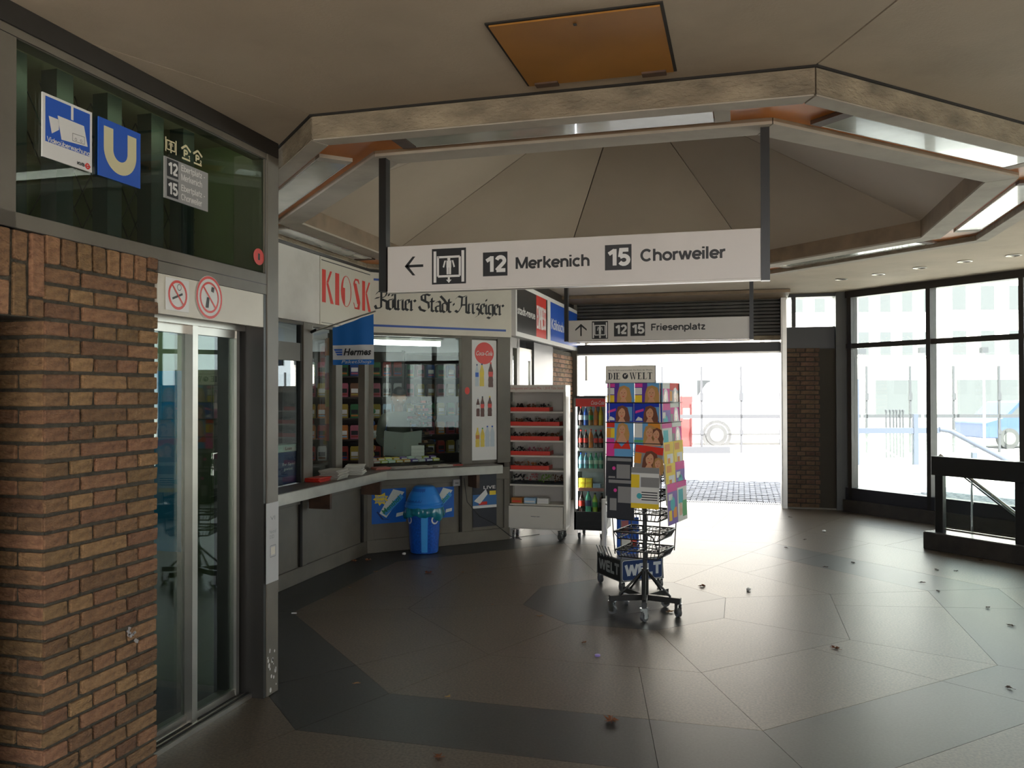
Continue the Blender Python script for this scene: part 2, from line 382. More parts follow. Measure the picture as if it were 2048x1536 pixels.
for k in range(8):
    mid = (octo(1, k) + octo(1, k + 1)) / 2; n_ = (mid - Vector((OX, OY))).normalized()
    MB().prism(ring_poly(2.69, 2.79, k, .004), 2.832, 2.940, rough_paint).prism(ring_poly(2.692, 2.786, k, .006), 2.826, 2.832, beam_un).build('beam', ce)
    MB().prism(ring_poly(2.74, 2.80, k), 2.94, 3.0, seam).build('seam_strip', ce)
    MB().prism(ring_poly(2.30, 2.70, k), 2.868, 2.876, orange).build('slot_panel', ce, label='orange lacquered panel above the light slot')
    MB().prism(ring_poly(2.25, 2.41, k, .003), 2.838, 2.852, beam_un).prism(ring_poly(2.25, 2.27, k, .003), 2.852, 3.0, ringm).prism(ring_poly(2.37, 2.41, k, .003), 2.852, 2.90, ringm).build('ring_beam', ce)
    # dome facet
    a, b = octo(2.262, k), octo(2.262, k + 1); t = b - a
    A = Vector((a.x, a.y, 2.975)); B = Vector((b.x, b.y, 2.975)); T = Vector((OX, OY, 4.015))
    c = (A + B + T) / 3; s_ = .992
    A, B, T = c + (A - c) * s_, c + (B - c) * s_, c + (T - c) * s_
    u = Vector((0, 0, .03))
    MB().add([A, B, T, A + u, B + u, T + u], [(0, 2, 1), (3, 4, 5), (0, 1, 4, 3), (1, 2, 5, 4), (2, 0, 3, 5)], domem).build('dome_panel', ce)
m1 = MB()
a8 = [octo(2.3, k) for k in range(8)]
m1.add([(p.x, p.y, 3.012) for p in a8] + [(OX, OY, 4.06)], [((k + 1) % 8, k, 8) for k in range(8)], seam).build('dome_backing', ce)
# strip lights in the slot
for k in range(8):
    p0, p1 = octo(2.555, k), octo(2.555, k + 1); mid = (p0 + p1) / 2; ang = math.atan2((p1 - p0).y, (p1 - p0).x)
    lab = {0: 'strip light in the near side of the octagonal ceiling slot, above the large hanging sign', 1: 'strip light in the slot right of the near one, top right',
           2: 'strip light in the slot side at the right edge of the picture', 3: 'strip light in the slot side above the big windows', 4: 'strip light in the far side of the slot before the exit',
           5: 'strip light in the slot side facing the newspaper title board', 6: 'strip light in the slot above the kiosk lettering', 7: 'greenish strip light in the slot side beside the grey steel post'}[k]
    t = thing('ceiling_light', lab, 'ceiling light', (mid.x, mid.y, 2.85), ang, 'strip lights in the octagonal ceiling slot')
    L_ = .74
    m = MB(); m.box(-L_, L_, -.085, .085, .035, .045, whiteg); m.box(-L_, L_, -.09, -.085, .0, .045, whiteg); m.box(-L_, L_, .085, .09, 0, .045, whiteg); m.build('housing', t)
    m = MB(); m.box(-L_ + .005, L_ - .005, -.083, .083, 0.0, .006, mat('light diffuser', (.50, .49, .41), .16, coat=.6, noise=.25, nscale=4)); m.build('cover', t)
    MB().tube([(-L_ + .05, 0, .024), (L_ - .05, 0, .024)], .012, mat('unlit tube', (.75, .75, .70), .3)).build('lamp_tube', t)
    for s in (-1, 1):
        MB().box(min(s * L_, s * (L_ + .07)), max(s * L_, s * (L_ + .07)), -.092, .092, -.002, .06, rust if s < 0 else beam_un).build('end_block', t)
        MB().box(s * .5 - .015, s * .5 + .015, -.01, .01, .045, .08, rust).build('bracket', t)
# access hatch
HP = [onfloor(*q, CZ) for q in ((982, 47), (1315, 3), (1345, 138), (1062, 170))]
hc = sum(HP, Vector()) / 4
t = thing('ceiling_hatch', 'orange brown access hatch in the ceiling above the near beam', 'hatch', (hc.x, hc.y, CZ))
w, h = .31, .31
MB().box(-w, w, -h, h, -.012, -.003, mat('hatch veneer', (.40, .175, .030), .55, spec=.25, noise=.3, nscale=2.2)).build('panel', t)
m = MB()
for x0, x1, y0, y1 in ((-w - .012, -w, -h - .012, h + .012), (w, w + .012, -h - .012, h + .012), (-w, w, -h - .012, -h), (-w, w, h, h + .012)): m.box(x0, x1, y0, y1, -.006, 0, seam)
m.build('frame', t)
for s in (-1, 1): MB().box(s * (w - .08) - .05, s * (w - .08) + .05, h - .035, h + .01, -.02, -.012, rust).build('hinge', t)
MB().box(-.006, .006, -h + .054, -h + .066, -.016, -.012, seam).build('lock', t)
for i, (px, py) in enumerate(((1683, 558), (1757, 548), (1840, 535), (1930, 522), (2028, 510))):
    p = onfloor(px, py, CZ)
    t = thing('downlight', ('first', 'second', 'third', 'fourth', 'fifth')[i] + ' recessed ceiling downlight counted from the exit corner', 'downlight', (p.x, p.y, CZ), 0, 'downlights in front of the big windows')
    MB().lathe([(.072, -.001), (.072, -.008), (.056, -.010), (.054, -.001)], alu, n=20).build('trim_ring', t)
    MB().lathe([(.055, -.002), (.03, -.0015), (0, -.001)], seam, n=20).build('lamp', t)

# ================================================================== brick walls
def brick_meshes(w, h, d, n, name, M=None):
    out = []
    for k in range(n):
        bm = bmesh.new(); bmesh.ops.create_cube(bm, size=1)
        for v in bm.verts:
            v.co.x = v.co.x * w + random.uniform(-.0022, .0022); v.co.z = v.co.z * h + random.uniform(-.0022, .0022)
            v.co.y = v.co.y * d + (random.uniform(-.003, .003) if v.co.y < 0 else 0)
        bmesh.ops.bevel(bm, geom=bm.edges[:], offset=.0035, segments=1, affect='EDGES')
        me = bpy.data.meshes.new(name); bm.to_mesh(me); bm.free(); me.materials.append(M or brickm); out.append(me)
    return out
BM = {}
def brick(x, z, w, h, parent, y=0, rot=0, d=.03, M=None):
    key = (round(w, 3), round(h, 3), M and M.name)
    if key not in BM: BM[key] = brick_meshes(w, h, d, 4, 'brick', M)
    o = put('brick', random.choice(BM[key]), parent, (x, y + random.uniform(-.002, .002), z)); return o
CO = .0645; BH = .050
# --- pillar and lintel in the lift wall
w1 = struct('wall_left', FE.o, FE.a)
m = MB(); m.box(2.483, 3.072, .009, .55, 0, 2.165, mortar); m.box(1.3, 2.483, .009, .40, 1.868, 2.165, mortar); m.build('mortar_bed', w1)
z = .0; r = 0; x0, x1 = 2.475, 3.08
while z < 2.04:
    zc = z + BH / 2 + .006
    if r % 2 == 0: ws = [.109] * 5
    else: ws = [.164, .236, .172]
    gap = (x1 - x0 - sum(ws)) / (len(ws) - 1) if len(ws) > 1 else 0
    x = x0
    for w_ in ws: brick(x + w_ / 2, zc, w_, BH, w1, y=.012); x += w_ + gap
    z += CO; r += 1
ZT = z
n = 7; st = (3.02 - 2.475) / n
for i in range(n): brick(2.475 + st * (i + .5) - .004, (ZT + 2.172) / 2 + .003, st - .014, 2.172 - ZT - .008, w1, y=.012)
brick(3.05, ZT + .03, .058, .048, w1, y=.012); brick(3.05, ZT + .09, .058, .048, w1, y=.012)
for i in range(13):                     # upright stretchers over the opening
    xc = 2.475 - .036 - i * .072; cuts = (1.865, 2.06, 2.172) if i % 3 == 1 else ((1.865, 1.94, 2.172) if i % 3 == 0 else (1.865, 1.995, 2.172))
    for a, b in zip(cuts, cuts[1:]): brick(xc, (a + b) / 2, .056, round(b - a - .012, 3), w1, y=.012)
m = MB(); random.seed(5); sx_, sz_ = FE.P(262, 1268, .004)
for i in range(9):
    a_ = random.uniform(-.035, .035); b_ = -a_ * .9 + random.uniform(-.02, .02)
    m.flat([(sx_ + a_ + random.uniform(.004, .012) * math.cos(k), sz_ + b_ + random.uniform(.003, .010) * math.sin(k)) for k in range(6)], -.0065, mat('chalk smear', (.36, .33, .32), .8), th=.003)
m.build('chalk_smear', w1, kind='stuff')
random.seed(21)
# south face of the pillar
z = 0; r = 0
w2 = struct('wall_left_return', (-2.42, 2.475, 0), 0)
MB().box(-.9, -.012, .009, .25, 0, 1.862, mortar).build('mortar_bed', w2)
while z < 1.84:
    zc = z + BH / 2 + .006; hh = BH if zc + BH / 2 < 1.865 else .03
    x = -.006; ws = [.109, .236, .236] if r % 2 else [.236, .109, .236]
    for w_ in ws: brick(x - w_ / 2, zc, w_, BH, w2, y=.012); x -= w_ + .013
    z += CO; r += 1
MB().box(-2.9, -2.43, 1.2, 2.27, 0, 1.86, mortar).build('shade_block', struct('wall_left_shade_block'))  # unseen block, added to keep light off the pillar's south face
# --- exit wall, right of the opening
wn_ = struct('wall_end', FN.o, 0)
def pxx(px, y): return FN.X(px, 850, y)
bx0, bx1 = pxx(1575, -.33), pxx(1641, -.33)
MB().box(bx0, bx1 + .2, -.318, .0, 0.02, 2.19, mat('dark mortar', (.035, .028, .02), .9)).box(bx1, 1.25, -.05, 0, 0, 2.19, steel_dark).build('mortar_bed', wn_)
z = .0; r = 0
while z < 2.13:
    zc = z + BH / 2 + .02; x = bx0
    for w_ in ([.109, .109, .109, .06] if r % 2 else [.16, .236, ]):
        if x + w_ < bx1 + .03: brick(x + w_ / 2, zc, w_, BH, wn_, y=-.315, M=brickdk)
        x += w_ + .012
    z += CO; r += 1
MB().box(bx0 - .01, bx1 + .2, -.335, 0, 0, .02, steel_paint).build('base_strip', wn_)
# --- brick beside the kiosk's far door
w3 = struct('wall_kiosk_side', FK3.o, FK3.a)
MB().box(11.05, 12.5, .009, .25, 0, 2.19, mortar).build('mortar_bed', w3)
z = 1.30; r = 0
while z < 2.13:
    x = 11.05
    while x < 12.4:
        w_ = .236 if (r % 2 and x > 11.06) or not r % 2 else .109
        brick(x + w_ / 2, z + .03, w_, BH, w3, y=.012); x += w_ + .012
    z += CO; r += 1

# ================================================================== exit opening with roller shutter
xL, xR = FN.X(1160, 800, 0) - .03, FN.X(1561, 800, -.1)
d1 = struct('door_1', FN.o, 0)
MB().box(xR, xR + .075, -.36, .05, 0, CZ, alu).box(xR + .004, xR + .02, -.362, -.3, 0, CZ, whiteg).build('guide_rail', d1)
MB().box(xL - .07, xL + .01, -.12, .05, 0, CZ, steel_paint).build('guide_rail', d1)
MB().box(xL, xR, -.10, .06, 2.175, 2.30, steel_dark).build('lintel', d1)
MB().box(xL, xR, -.12, .04, 2.150, 2.175, alu).build('bottom_rail', d1)
MB().box(xL, xR, -.14, -.04, 2.335, 2.395, rough_paint).build('shutter_end_bar', d1, label='light metal end bar of the roller shutter')
sh = thing('roller_shutter', 'dark slatted roller shutter rolled up above the exit', 'shutter', FN.W(0, -.1, 0), 0)
sl = None; k = 0; z = 2.40
slm = mat('shutter slat', (.085, .078, .066), .5, .3, noise=.3, nscale=6)
while z < 2.93:
    if not sl:
        q = [(0, 0), (-.016, .008), (-.016, .040), (0, .046)]
        mm = MB(); mm.add([(xL, y, zz) for y, zz in q] + [(xR, y, zz) for y, zz in q], [(0, 1, 2, 3), (7, 6, 5, 4), (0, 4, 5, 1), (1, 5, 6, 2), (2, 6, 7, 3), (3, 7, 4, 0)], slm)
        sl = mm.build('slat', sh, (0, 0, z))
    else: put('slat', sl.data, sh, (0, 0, z))
    z += .049
MB().box(xL, xR, .0, .02, 2.39, 2.95, seam).build('backing', sh)
MB().box(xL - .1, xR + .09, -.9, -.12, 2.90, 2.943, ringm).build('head_board', sh, label='brown board under the ceiling before the shutter')
# drainage grate on the threshold
gr = thing('drain_grate', 'dark slotted drain grate along the exit threshold', 'grate', (0, 12.6, 0))
MB().box(xL, xR, .0, .16, -.04, -.012, blackm).build('tray', gr)
m = MB(); x = xL
while x < xR: m.box(x, x + .012, .0, .16, -.012, .0, mat('galvanised', (.28, .28, .28), .5, .5)); x += .028
m.build('grate_bar', gr, kind='stuff')
# right side: upper lit window, panel, steel post
MB().box(xR + .075, 1.30, -.20, .0, 2.19, 2.50, steel_dark).build('panel', wn_)
MB().box(xR + .075, 1.30, -.30, -.02, 2.905, 2.95, steel_dark).build('panel', wn_)
a0, a1 = FN.X(1575, 620, -.2), FN.X(1583, 620, -.2); b0, b1 = FN.X(1591, 620, -.2), FN.X(1669, 620, -.2)
MB().box(a1, b0, -.24, -.1, 2.5, 2.905, steel_dark).build('post', wn_)
win2 = struct('window_2', FN.o, 0)
for p, q in ((a0, a1), (b0, b1)): MB().box(p, q, -.16, -.15, 2.50, 2.905, glass).build('pane', win2)
# grey steel corner post
cp = struct('trim_1', FN.o, 0)
MB().box(b1, FN.X(1697, 800, -.35), -.36, .05, 0, CZ, mat('corner post', (.05, .048, .038), .45, noise=.2, nscale=4)).build('post', cp)
MB().box(FN.X(1697, 800, -.35), FN.X(1704, 800, -.35), -.35, .05, 0, CZ, whiteg).build('post_edge', cp)

# ================================================================== big windows
def wf(n): return FD.X(n[0], n[1])
win = struct('window_1', FD.o, FD.a)
xs = [0.02, FD.X(1860, 700), FD.X(2046.5, 700), FD.X(2046.5, 700) + 1.12, 4.6]
zt, zm, zs = 2.86, 2.21, .30
fm = steel_dark
MB().box(-.05, 4.7, -.03, .12, zt, CZ, fm).build('head_frame', win)
MB().box(-.05, 4.7, -.02, .06, zm - .03, zm + .035, fm).build('transom', win)
MB().box(-.05, 4.7, -.04, .08, .16, zs + .02, mat('sill blue black', (.012, .013, .02), .4)).build('sill', win)
MB().box(-.05, 4.7, -.09, .16, 0, .16, mat('stone kerb', (.035, .028, .022), .7, noise=.5, nscale=9, bump=.4)).build('kerb', win)
for x in xs:
    MB().box(x - .028, x + .028, -.04, .09, .16, zt, fm).build('mullion', win)
for i in range(len(xs) - 1):
    for z0, z1 in ((zs + .02, zm - .03), (zm + .035, zt)): MB().box(xs[i] + .028, xs[i + 1] - .028, .02, .028, z0, z1, glass).build('pane', win)
FR = Fr(4.675, 8.75, -90)
win3 = struct('window_3', FR.o, FR.a)
MB().box(0, 4.58, -.03, .12, zt, CZ, fm).build('head_frame', win3)
MB().box(0, 4.58, -.02, .06, zm - .03, zm + .035, fm).build('transom', win3)
MB().box(0, 4.58, -.06, .1, 0, .9, fm).build('sill', win3)
for i in range(5): MB().box(i * 1.145 - .03, i * 1.145 + .03, -.04, .09, .9, zt, fm).build('mullion', win3)
for i in range(4):
    for z0, z1 in ((.9, zm - .03), (zm + .035, zt)): MB().box(i * 1.145 + .03, i * 1.145 + 1.115, .02, .028, z0, z1, glass).build('pane', win3)
# hall walls outside the picture
wr = struct('wall_right')
MB().prism([(4.675, 4.17), (4.9, 4.17), (3.0, 1.0), (2.85, 1.1)], 0, CZ, mortar).build('wall', wr)
MB().box(2.85, 3.0, -1.5, 1.05, 0, CZ, mortar).build('wall', wr)
wb = struct('wall_back')
MB().box(-7, 6, -4.3, -4.15, 2.75, CZ, mortar).box(-7, -1.2, -4.3, -4.15, 0, 2.75, mortar).build('wall', wb)
# ================================================================== lift front
el = thing('lift_front', 'grey steel lift front with glass fanlight and sliding glass doors', 'lift', FE.o, FE.a)
gx0, gx1, gz0, gz1 = 2.35, 3.925, 2.228, 2.835
m = MB()
m.box(1.2, 4.05, -.005, .09, 2.868, CZ, steel_dark); m.box(1.2, 4.05, .0, .08, gz1, 2.868, steel_paint)      # head
m.box(gx0 - .09, gx0, .0, .08, 2.172, gz1, steel_paint); m.box(gx1, gx1 + .02, .0, .08, gz0, gz1, steel_paint)
m.box(1.2, gx1 + .02, .0, .08, 2.172, gz0, steel_paint); m.box(3.083, gx1 + .02, .0, .08, 2.118, 2.172, steel_paint)
m.build('frame', el, bevel=.002)
MB().box(gx1 + .015, 4.052, -.004, .20, 0, 2.868, steel_paint).build('column', el, bevel=.003)
MB().box(gx1 - .01, gx1 + .015, .002, .30, 0, 2.118, steel_dark).build('reveal', el)
MB().box(gx0 - 1.1, gx0 - .09, .02, .1, 2.172, 2.868, black).build('side_panel', el)
MB().box(gx0 + .0, gx1, .012, .020, gz0, gz1, glassd).build('fanlight', el)
MB().box(3.083, gx1 + .012, .004, .03, 1.945, 2.118, cream).build('header_board', el)
gm = mat('shaft wall green', (.13, .15, .075), .6, noise=.3, nscale=3)
m = MB(); m.box(1.2, 4.05, 1.45, 1.5, 0, 3.2, gm); m.box(4.02, 4.05, .2, 1.5, 0, 3.2, gm); m.box(1.2, 4.05, .09, 1.5, 3.1, 3.2, black); m.build('shaft_wall', el)
MB().box(1.6, 3.9, .10, .14, 2.90, 2.94, mat('shaft lamp', (.62, .75, .5), .5, emit=1.9)).build('shaft_lamp', el)
MB().box(3.1, 3.8, .6, .8, 2.085, 2.099, mat('cabin lamp', (.8, .9, .9), .5, emit=4)).build('cabin_lamp', el)
m = MB()
for x in (2.62, 2.86, 3.15, 3.44, 3.68): m.box(x, x + .09, .32, .40, 1.9, 3.1, mat('shaft post', (.02, .028, .032), .4))
m.build('shaft_post', el)
m = MB()
for i in range(12):                      # diamond mesh behind the glass
    x = 2.75 + i * .1
    m.tube([(x, .5, 2.1), (x + .5, .5, 2.95)], .004, black, 4); m.tube([(x + .5, .5, 2.1), (x, .5, 2.95)], .004, black, 4)
m.build('diamond_mesh', el)
# doors
dy = .13
m = MB(); m.box(3.09, 3.93, dy - .06, dy + .14, 0, .022, alu); m.box(3.09, 3.93, dy - .045, dy - .03, .022, .026, seam); m.box(3.09, 3.93, dy - .01, dy + .005, .022, .026, seam); m.build('sill', el)
MB().box(3.0, 3.93, dy - .02, dy + .10, 1.925, 1.99, alu).build('door_head', el)
mid = FE.X(386.5, 1000, dy)
rr = FE.X(474, 1000, dy)
for i, (a, b, c) in enumerate(((3.0, mid - .022, .02), (mid + .015, rr - .012, .0))):
    dd = MB().box(a, b, dy + c, dy + c + .03, .022, .06, alu).build('door', el); MB().box(a, b, dy + c, dy + c + .03, 1.885, 1.925, alu).build('top_rail', dd)
    MB().box(a, b, dy + c + .011, dy + c + .019, .06, 1.885, glassd).build('pane', dd)
    if i: MB().box(b, b + .026, dy - .005, dy + .035, .022, 1.925, alu).build('stile', dd)
    else: MB().box(b, b + .04, dy - .012, dy + .05, .022, 1.925, alu, ).build('stile', dd)
cab_b = mat('cabin blue', (.006, .14, .27), .4)
m = MB(); m.box(2.9, 3.93, dy + 1.2, dy + 1.25, 0, 2.3, gm); m.box(2.9, 3.93, dy + .14, dy + 1.25, -.01, .0, slab_d); m.box(2.9, 3.93, dy + .14, dy + 1.25, 2.1, 2.12, gm); m.build('cabin', el)
MB().box(3.15, 3.92, dy + 1.14, dy + 1.19, .75, 1.75, cab_b).box(3.88, 3.925, dy + .3, dy + 1.15, .75, 1.72, cab_b).build('cabin_panel', el, label='dark blue panel inside the lift')

Y = -.006
def sign(name, label, cat, fr, pts, y, M=None, group=None, th=.006, frame=None):
    """a flat board on a wall frame; pts = corners measured in the photograph TL, TR, BR, BL"""
    q = [fr.P(px, py, y) for px, py in pts]
    xa, xb = (q[0][0] + q[3][0]) / 2, (q[1][0] + q[2][0]) / 2; zb, zt_ = (q[2][1] + q[3][1]) / 2, (q[0][1] + q[1][1]) / 2
    t = thing(name, label, cat, fr.W(xa, y, zb), fr.a, group)
    w_, h_ = xb - xa, zt_ - zb
    if M: MB().box(0, w_, 0, th, 0, h_, M).build('board', t)
    return t, w_, h_
# camera surveillance sign
t, w_, h_ = sign('camera_sign', 'blue and white video surveillance sign on the lift fanlight', 'sign', FE, [(84, 183), (184, 225), (184, 343), (86, 315)], .003, pwhite)
m = MB(); e = -.0008; m.rect(.012, w_ - .012, .058, h_ - .01, e, blue)
e2 = -.0016
m.rect(w_ * .55, w_ * .60, h_ * .74, h_ - .01, e2, pwhite)
m.flat([(w_ * .28, h_ * .72), (w_ * .82, h_ * .72), (w_ * .90, h_ * .40), (w_ * .36, h_ * .36)], e2, pwhite)
m.flat([(w_ * .31, h_ * .66), (w_ * .31, h_ * .50), (w_ * .17, h_ * .40), (w_ * .11, h_ * .66)], e2, pwhite)
m.line([(w_ * .58, h_ * .53), (w_ * .83, h_ * .54), (w_ * .83, h_ * .42), (w_ * .58, h_ * .41), (w_ * .58, h_ * .53)], .0015, e2 - .0005, ink)
m.ring(w_ * .65, h_ * .45, .004, .0055, e2 - .0005, ink, 12); m.ring(w_ * .76, h_ * .455, .004, .0055, e2 - .0005, ink, 12)
hv(m, 'Videoüberwachung', w_ * .08, w_ * .94, h_ * .255, h_ * .335, e2, pwhite, .15)
hv(m, 'KVB', w_ * .68, w_ * .83, h_ * .055, h_ * .105, e2, ink, .22); m.ring(w_ * .90, h_ * .08, .006, .012, e2, red, 20); m.rect(w_ * .84, w_ * .96, h_ * .07, h_ * .09, e2 - .0004, red)
m.build('print', t)
# underground U
t, w_, h_ = sign('underground_sign', 'blue square sign with large cream letter U on the lift fanlight', 'sign', FE, [(197, 233), (281, 267), (281, 377), (198, 350)], .003, blue)
m = MB(); uc = mat('cream letter', (.62, .55, .33), .5); s_ = .052; x0, x1 = w_ * .11, w_ * .89; zt_, zb = h_ * .88, h_ * .12; rm = (x1 - x0) / 2
cx = (x0 + x1) / 2; zc = zb + rm
m.rect(x0, x0 + s_, zc, zt_, e, uc); m.rect(x1 - s_, x1, zc, zt_, e, uc)
pts = [(cx + rm * math.cos(math.pi + k * math.pi / 20), zc + rm * math.sin(math.pi + k * math.pi / 20)) for k in range(21)]
inn = [(cx + (rm - s_) * math.cos(math.pi + k * math.pi / 20), zc + (rm - s_) * math.sin(math.pi + k * math.pi / 20)) for k in range(21)]
for k in range(20): m.flat([pts[k], pts[k + 1], inn[k + 1], inn[k]], e, uc)
m.build('letter', t)
# pictograms + directions
def lift_icon(m, x, z, w_, h_, y, arrow=1, bgm=None):
    a = bgm or ink; b = pwhite if bgm is None else bgm
    if bgm is None: m.rect(x, x + w_, z, z + h_, y, ink)
    m.rect(x + w_ * .05, x + w_ * .13, z + h_ * .05, z + h_ * .93, y - .0006, b); m.rect(x + w_ * .87, x + w_ * .95, z + h_ * .05, z + h_ * .93, y - .0006, b)
    m.line([(x + w_ * .18, z + h_ * .76), (x + w_ * .82, z + h_ * .76), (x + w_ * .82, z + h_ * .22), (x + w_ * .18, z + h_ * .22), (x + w_ * .18, z + h_ * .79)], w_ * .06, y - .0006, b)
    m.disc(x + w_ * .5, z + h_ * .70, w_ * .045, y - .0006, b, 12)
    m.rect(x + w_ * .43, x + w_ * .57, z + h_ * .46, z + h_ * .66, y - .0006, b); m.rect(x + w_ * .435, x + w_ * .495, z + h_ * .27, z + h_ * .46, y - .0006, b); m.rect(x + w_ * .505, x + w_ * .565, z + h_ * .27, z + h_ * .46, y - .0006, b)
    for q_ in (-1, 1): m.flat([(x + w_ * (.5 + q_ * .085), z + h_ * .66), (x + w_ * (.5 + q_ * .14), z + h_ * .46), (x + w_ * (.5 + q_ * .18), z + h_ * .48), (x + w_ * (.5 + q_ * .13), z + h_ * .66)], y - .0006, b)
    m.flat([(x + w_ * .47, z + h_ * .2), (x + w_ * .53, z + h_ * .2), (x + w_ * .53, z + h_ * .12), (x + w_ * .58, z + h_ * .12), (x + w_ * .5, z + h_ * .03), (x + w_ * .42, z + h_ * .12), (x + w_ * .47, z + h_ * .12)], y - .0006, b)
t, w_, h_ = sign('pictogram_stickers', 'cream lift and parking garage pictograms above the line directory', 'sticker', FE, [(329, 270), (403, 302), (403, 330), (329, 306)], .008)
m = MB(); lift_icon(m, .0, h_ * .0, .085, h_ * 1.0, 0, bgm=uc)
for i, (x, nn) in enumerate(((.115, '1'), (.20, '2'))):
    m.line([(x, h_ * .62), (x + .033, h_ * .92), (x + .066, h_ * .62)], .010, 0, uc); m.rect(x + .004, x + .062, -.0, .008, 0, uc)
    hv(m, 'P', x + .016, x + .044, h_ * .2, h_ * .62, 0, uc, .22); hv(m, nn, x + .048, x + .060, h_ * .14, h_ * .36, 0, uc, .2)
m.build('pictogram', t)
grey = mat('grey board', (.30, .29, .28), .4)
t, w_, h_ = sign('line_directory', 'grey plate listing lines 12 and 15 to Ebertplatz on the lift fanlight', 'sign', FE, [(329, 311), (416, 347), (416, 423), (329, 395)], .003, grey)
m = MB()
for i, (nn, l1, l2) in enumerate((('12', 'Ebertplatz -', 'Merkenich'), ('15', 'Ebertplatz -', 'Chorweiler'))):
    z = h_ * (.54 - i * .49); m.rect(.015, .092, z, z + .078, e, ink); hv(m, nn, .022, .084, z + .013, z + .065, e2, pwhite, .2)
    hv(m, l1, .112, .285, z + .046, z + .074, e, pwhite, .14); hv(m, l2, .112, .262, z + .004, z + .034, e, pwhite, .14)
m.build('print', t)
t, w_, h_ = sign('number_sticker', 'round red sticker with number 1 in the lower corner of the fanlight', 'sticker', FE, [(507, 494), (528, 500), (528, 533), (507, 527)], .008)
m = MB(); m.disc(w_ / 2, h_ / 2, w_ / 2, 0, red, 28, h_ / 2); m.text('1', w_ * .42, w_ * .6, h_ * .3, h_ * .7, -.0006, ink, .03); m.build('print', t)
# prohibition stickers
t, w_, h_ = sign('no_smoking_sticker', 'square white no smoking sticker above the lift doors', 'sticker', FE, [(332, 553), (378, 563), (378, 626), (332, 618)], -.001, pwhite, th=.003)
m = MB(); cx, cz = w_ / 2, h_ / 2; R = min(w_, h_) * .46
m.flat([(cx - .04, cz - .015), (cx + .03, cz + .012), (cx + .034, cz + .003), (cx - .036, cz - .024)], e2, ink).ring(cx + .01, cz + .035, .012, .015, e, ink, 12)
m.ring(cx, cz, R * .82, R, e, red, 32).line([(cx - R * .6, cz + R * .66), (cx + R * .6, cz - R * .66)], .008, e2 - .0003, red); m.build('print', t)
t, w_, h_ = sign('no_dropping_sticker', 'round white sticker with red ring crossing out a falling bottle', 'sticker', FE, [(394, 552), (443, 562), (443, 638), (394, 628)], -.001)
m = MB(); cx, cz = w_ / 2, h_ / 2; R = w_ * .54
m.disc(cx, cz, R, .0008, pwhite, 32).ring(cx, cz, R * .86, R * .98, 0, red, 32).ring(cx, cz, R * .62, R * .72, 0, red, 32)
m.flat([(cx - .03, cz - .05), (cx - .008, cz - .05), (cx, cz + .0), (cx - .02, cz + .0)], -.0005, ink).flat([(cx + .012, cz + .03), (cx + .032, cz + .025), (cx + .038, cz + .05), (cx + .018, cz + .052)], -.0005, ink)
m.line([(cx - R * .5, cz + R * .5), (cx + R * .5, cz - R * .5)], .009, -.001, red); m.build('print', t)
# notice on the column
nt_ = mat('notice sheet', (.46, .45, .45), .5)
t, w_, h_ = sign('notice_sheet', 'pale paper notice strip taped to the grey steel column', 'notice', FE, [(533, 1007), (557, 1003), (557, 1160), (533, 1168)], -.008, nt_, th=.003)
m = MB(); gt = mat('faded print', (.24, .24, .25), .6)
m.text('VI', w_ * .3, w_ * .7, h_ * .78, h_ * .83, e, gt); m.text('Notruf\nDSD', w_ * .25, w_ * .8, h_ * .55, h_ * .66, e, gt)
m.line([(w_ * .3, h_ * .32), (w_ * .75, h_ * .32), (w_ * .75, h_ * .46), (w_ * .3, h_ * .46), (w_ * .3, h_ * .32)], .004, e, gt); m.rect(w_ * .36, w_ * .7, h_ * .345, h_ * .44, e, cream)
m.build('print', t)
# white paint scrapes at the foot of the column
m = MB(); random.seed(3)
for i in range(16):
    x, z = 3.945 + random.random() * .095, .02 + random.random() * .22; r = .003 + random.random() * .008
    m.disc(x, z, r, -.0052, pwhite, 7, r * 1.4)
m.build('paint_chip', el, kind='stuff')

# ================================================================== hanging direction signs
def hang_sign(y, pxl, label, rows, far):
    fr = Fr(0, y, 0)
    xa, xb = fr.X(775 if not far else 1137, 500 if not far else 660), fr.X(1522 if not far else 1499, 500 if not far else 650)
    za = fr.P(775, 583)[1] if not far else fr.P(1140, 683)[1]; zb = fr.P(775, 494)[1] if not far else fr.P(1140, 641.4)[1]
    t = thing('hanging_sign', label, 'sign', (xa, y, za), 0, 'hanging direction signs')
    W_, H_ = xb - xa, zb - za
    MB().box(0, W_, 0, .05, 0, H_, signw).build('board', t, bevel=.002)
    MB().box(0, W_, -.004, .054, -.008, 0, whiteg).build('bottom_edge', t, bevel=.001)
    for x in (-.045, W_): MB().box(x, x + .04, -.01, .045, -.012 if x > 0 else -.0, 2.838 - za, blackm).build('post', t)
    return t, W_, H_, fr, xa, za
t, W_, H_, fr, xa, za = hang_sign(4.10, 0, 'large white hanging direction sign to Merkenich and Chorweiler on black posts', 0, False)
m = MB()
def at(px, py): a, b = fr.P(px, py); return a - xa, b - za
def arrow(m, cx, cz, s, rot, y):
    def R(p): a, b = p; c, d = math.cos(rot), math.sin(rot); return (cx + (a * c - b * d) * s, cz + (a * d + b * c) * s)
    w = .13
    m.flat([R((-.95, .0)), R((-.72, 0 + w)), R((1, w)), R((1, -w)), R((-.72, -w))], y, ink)
    m.flat([R((-1.0, 0)), R((-.15, .95)), R((.15, .95)), R((-.62, 0))], y, ink); m.flat([R((-1.0, 0)), R((-.62, 0)), R((.15, -.95)), R((-.15, -.95))], y, ink)
c = at(828, 532); arrow(m, c[0], c[1], .052, 0, e)
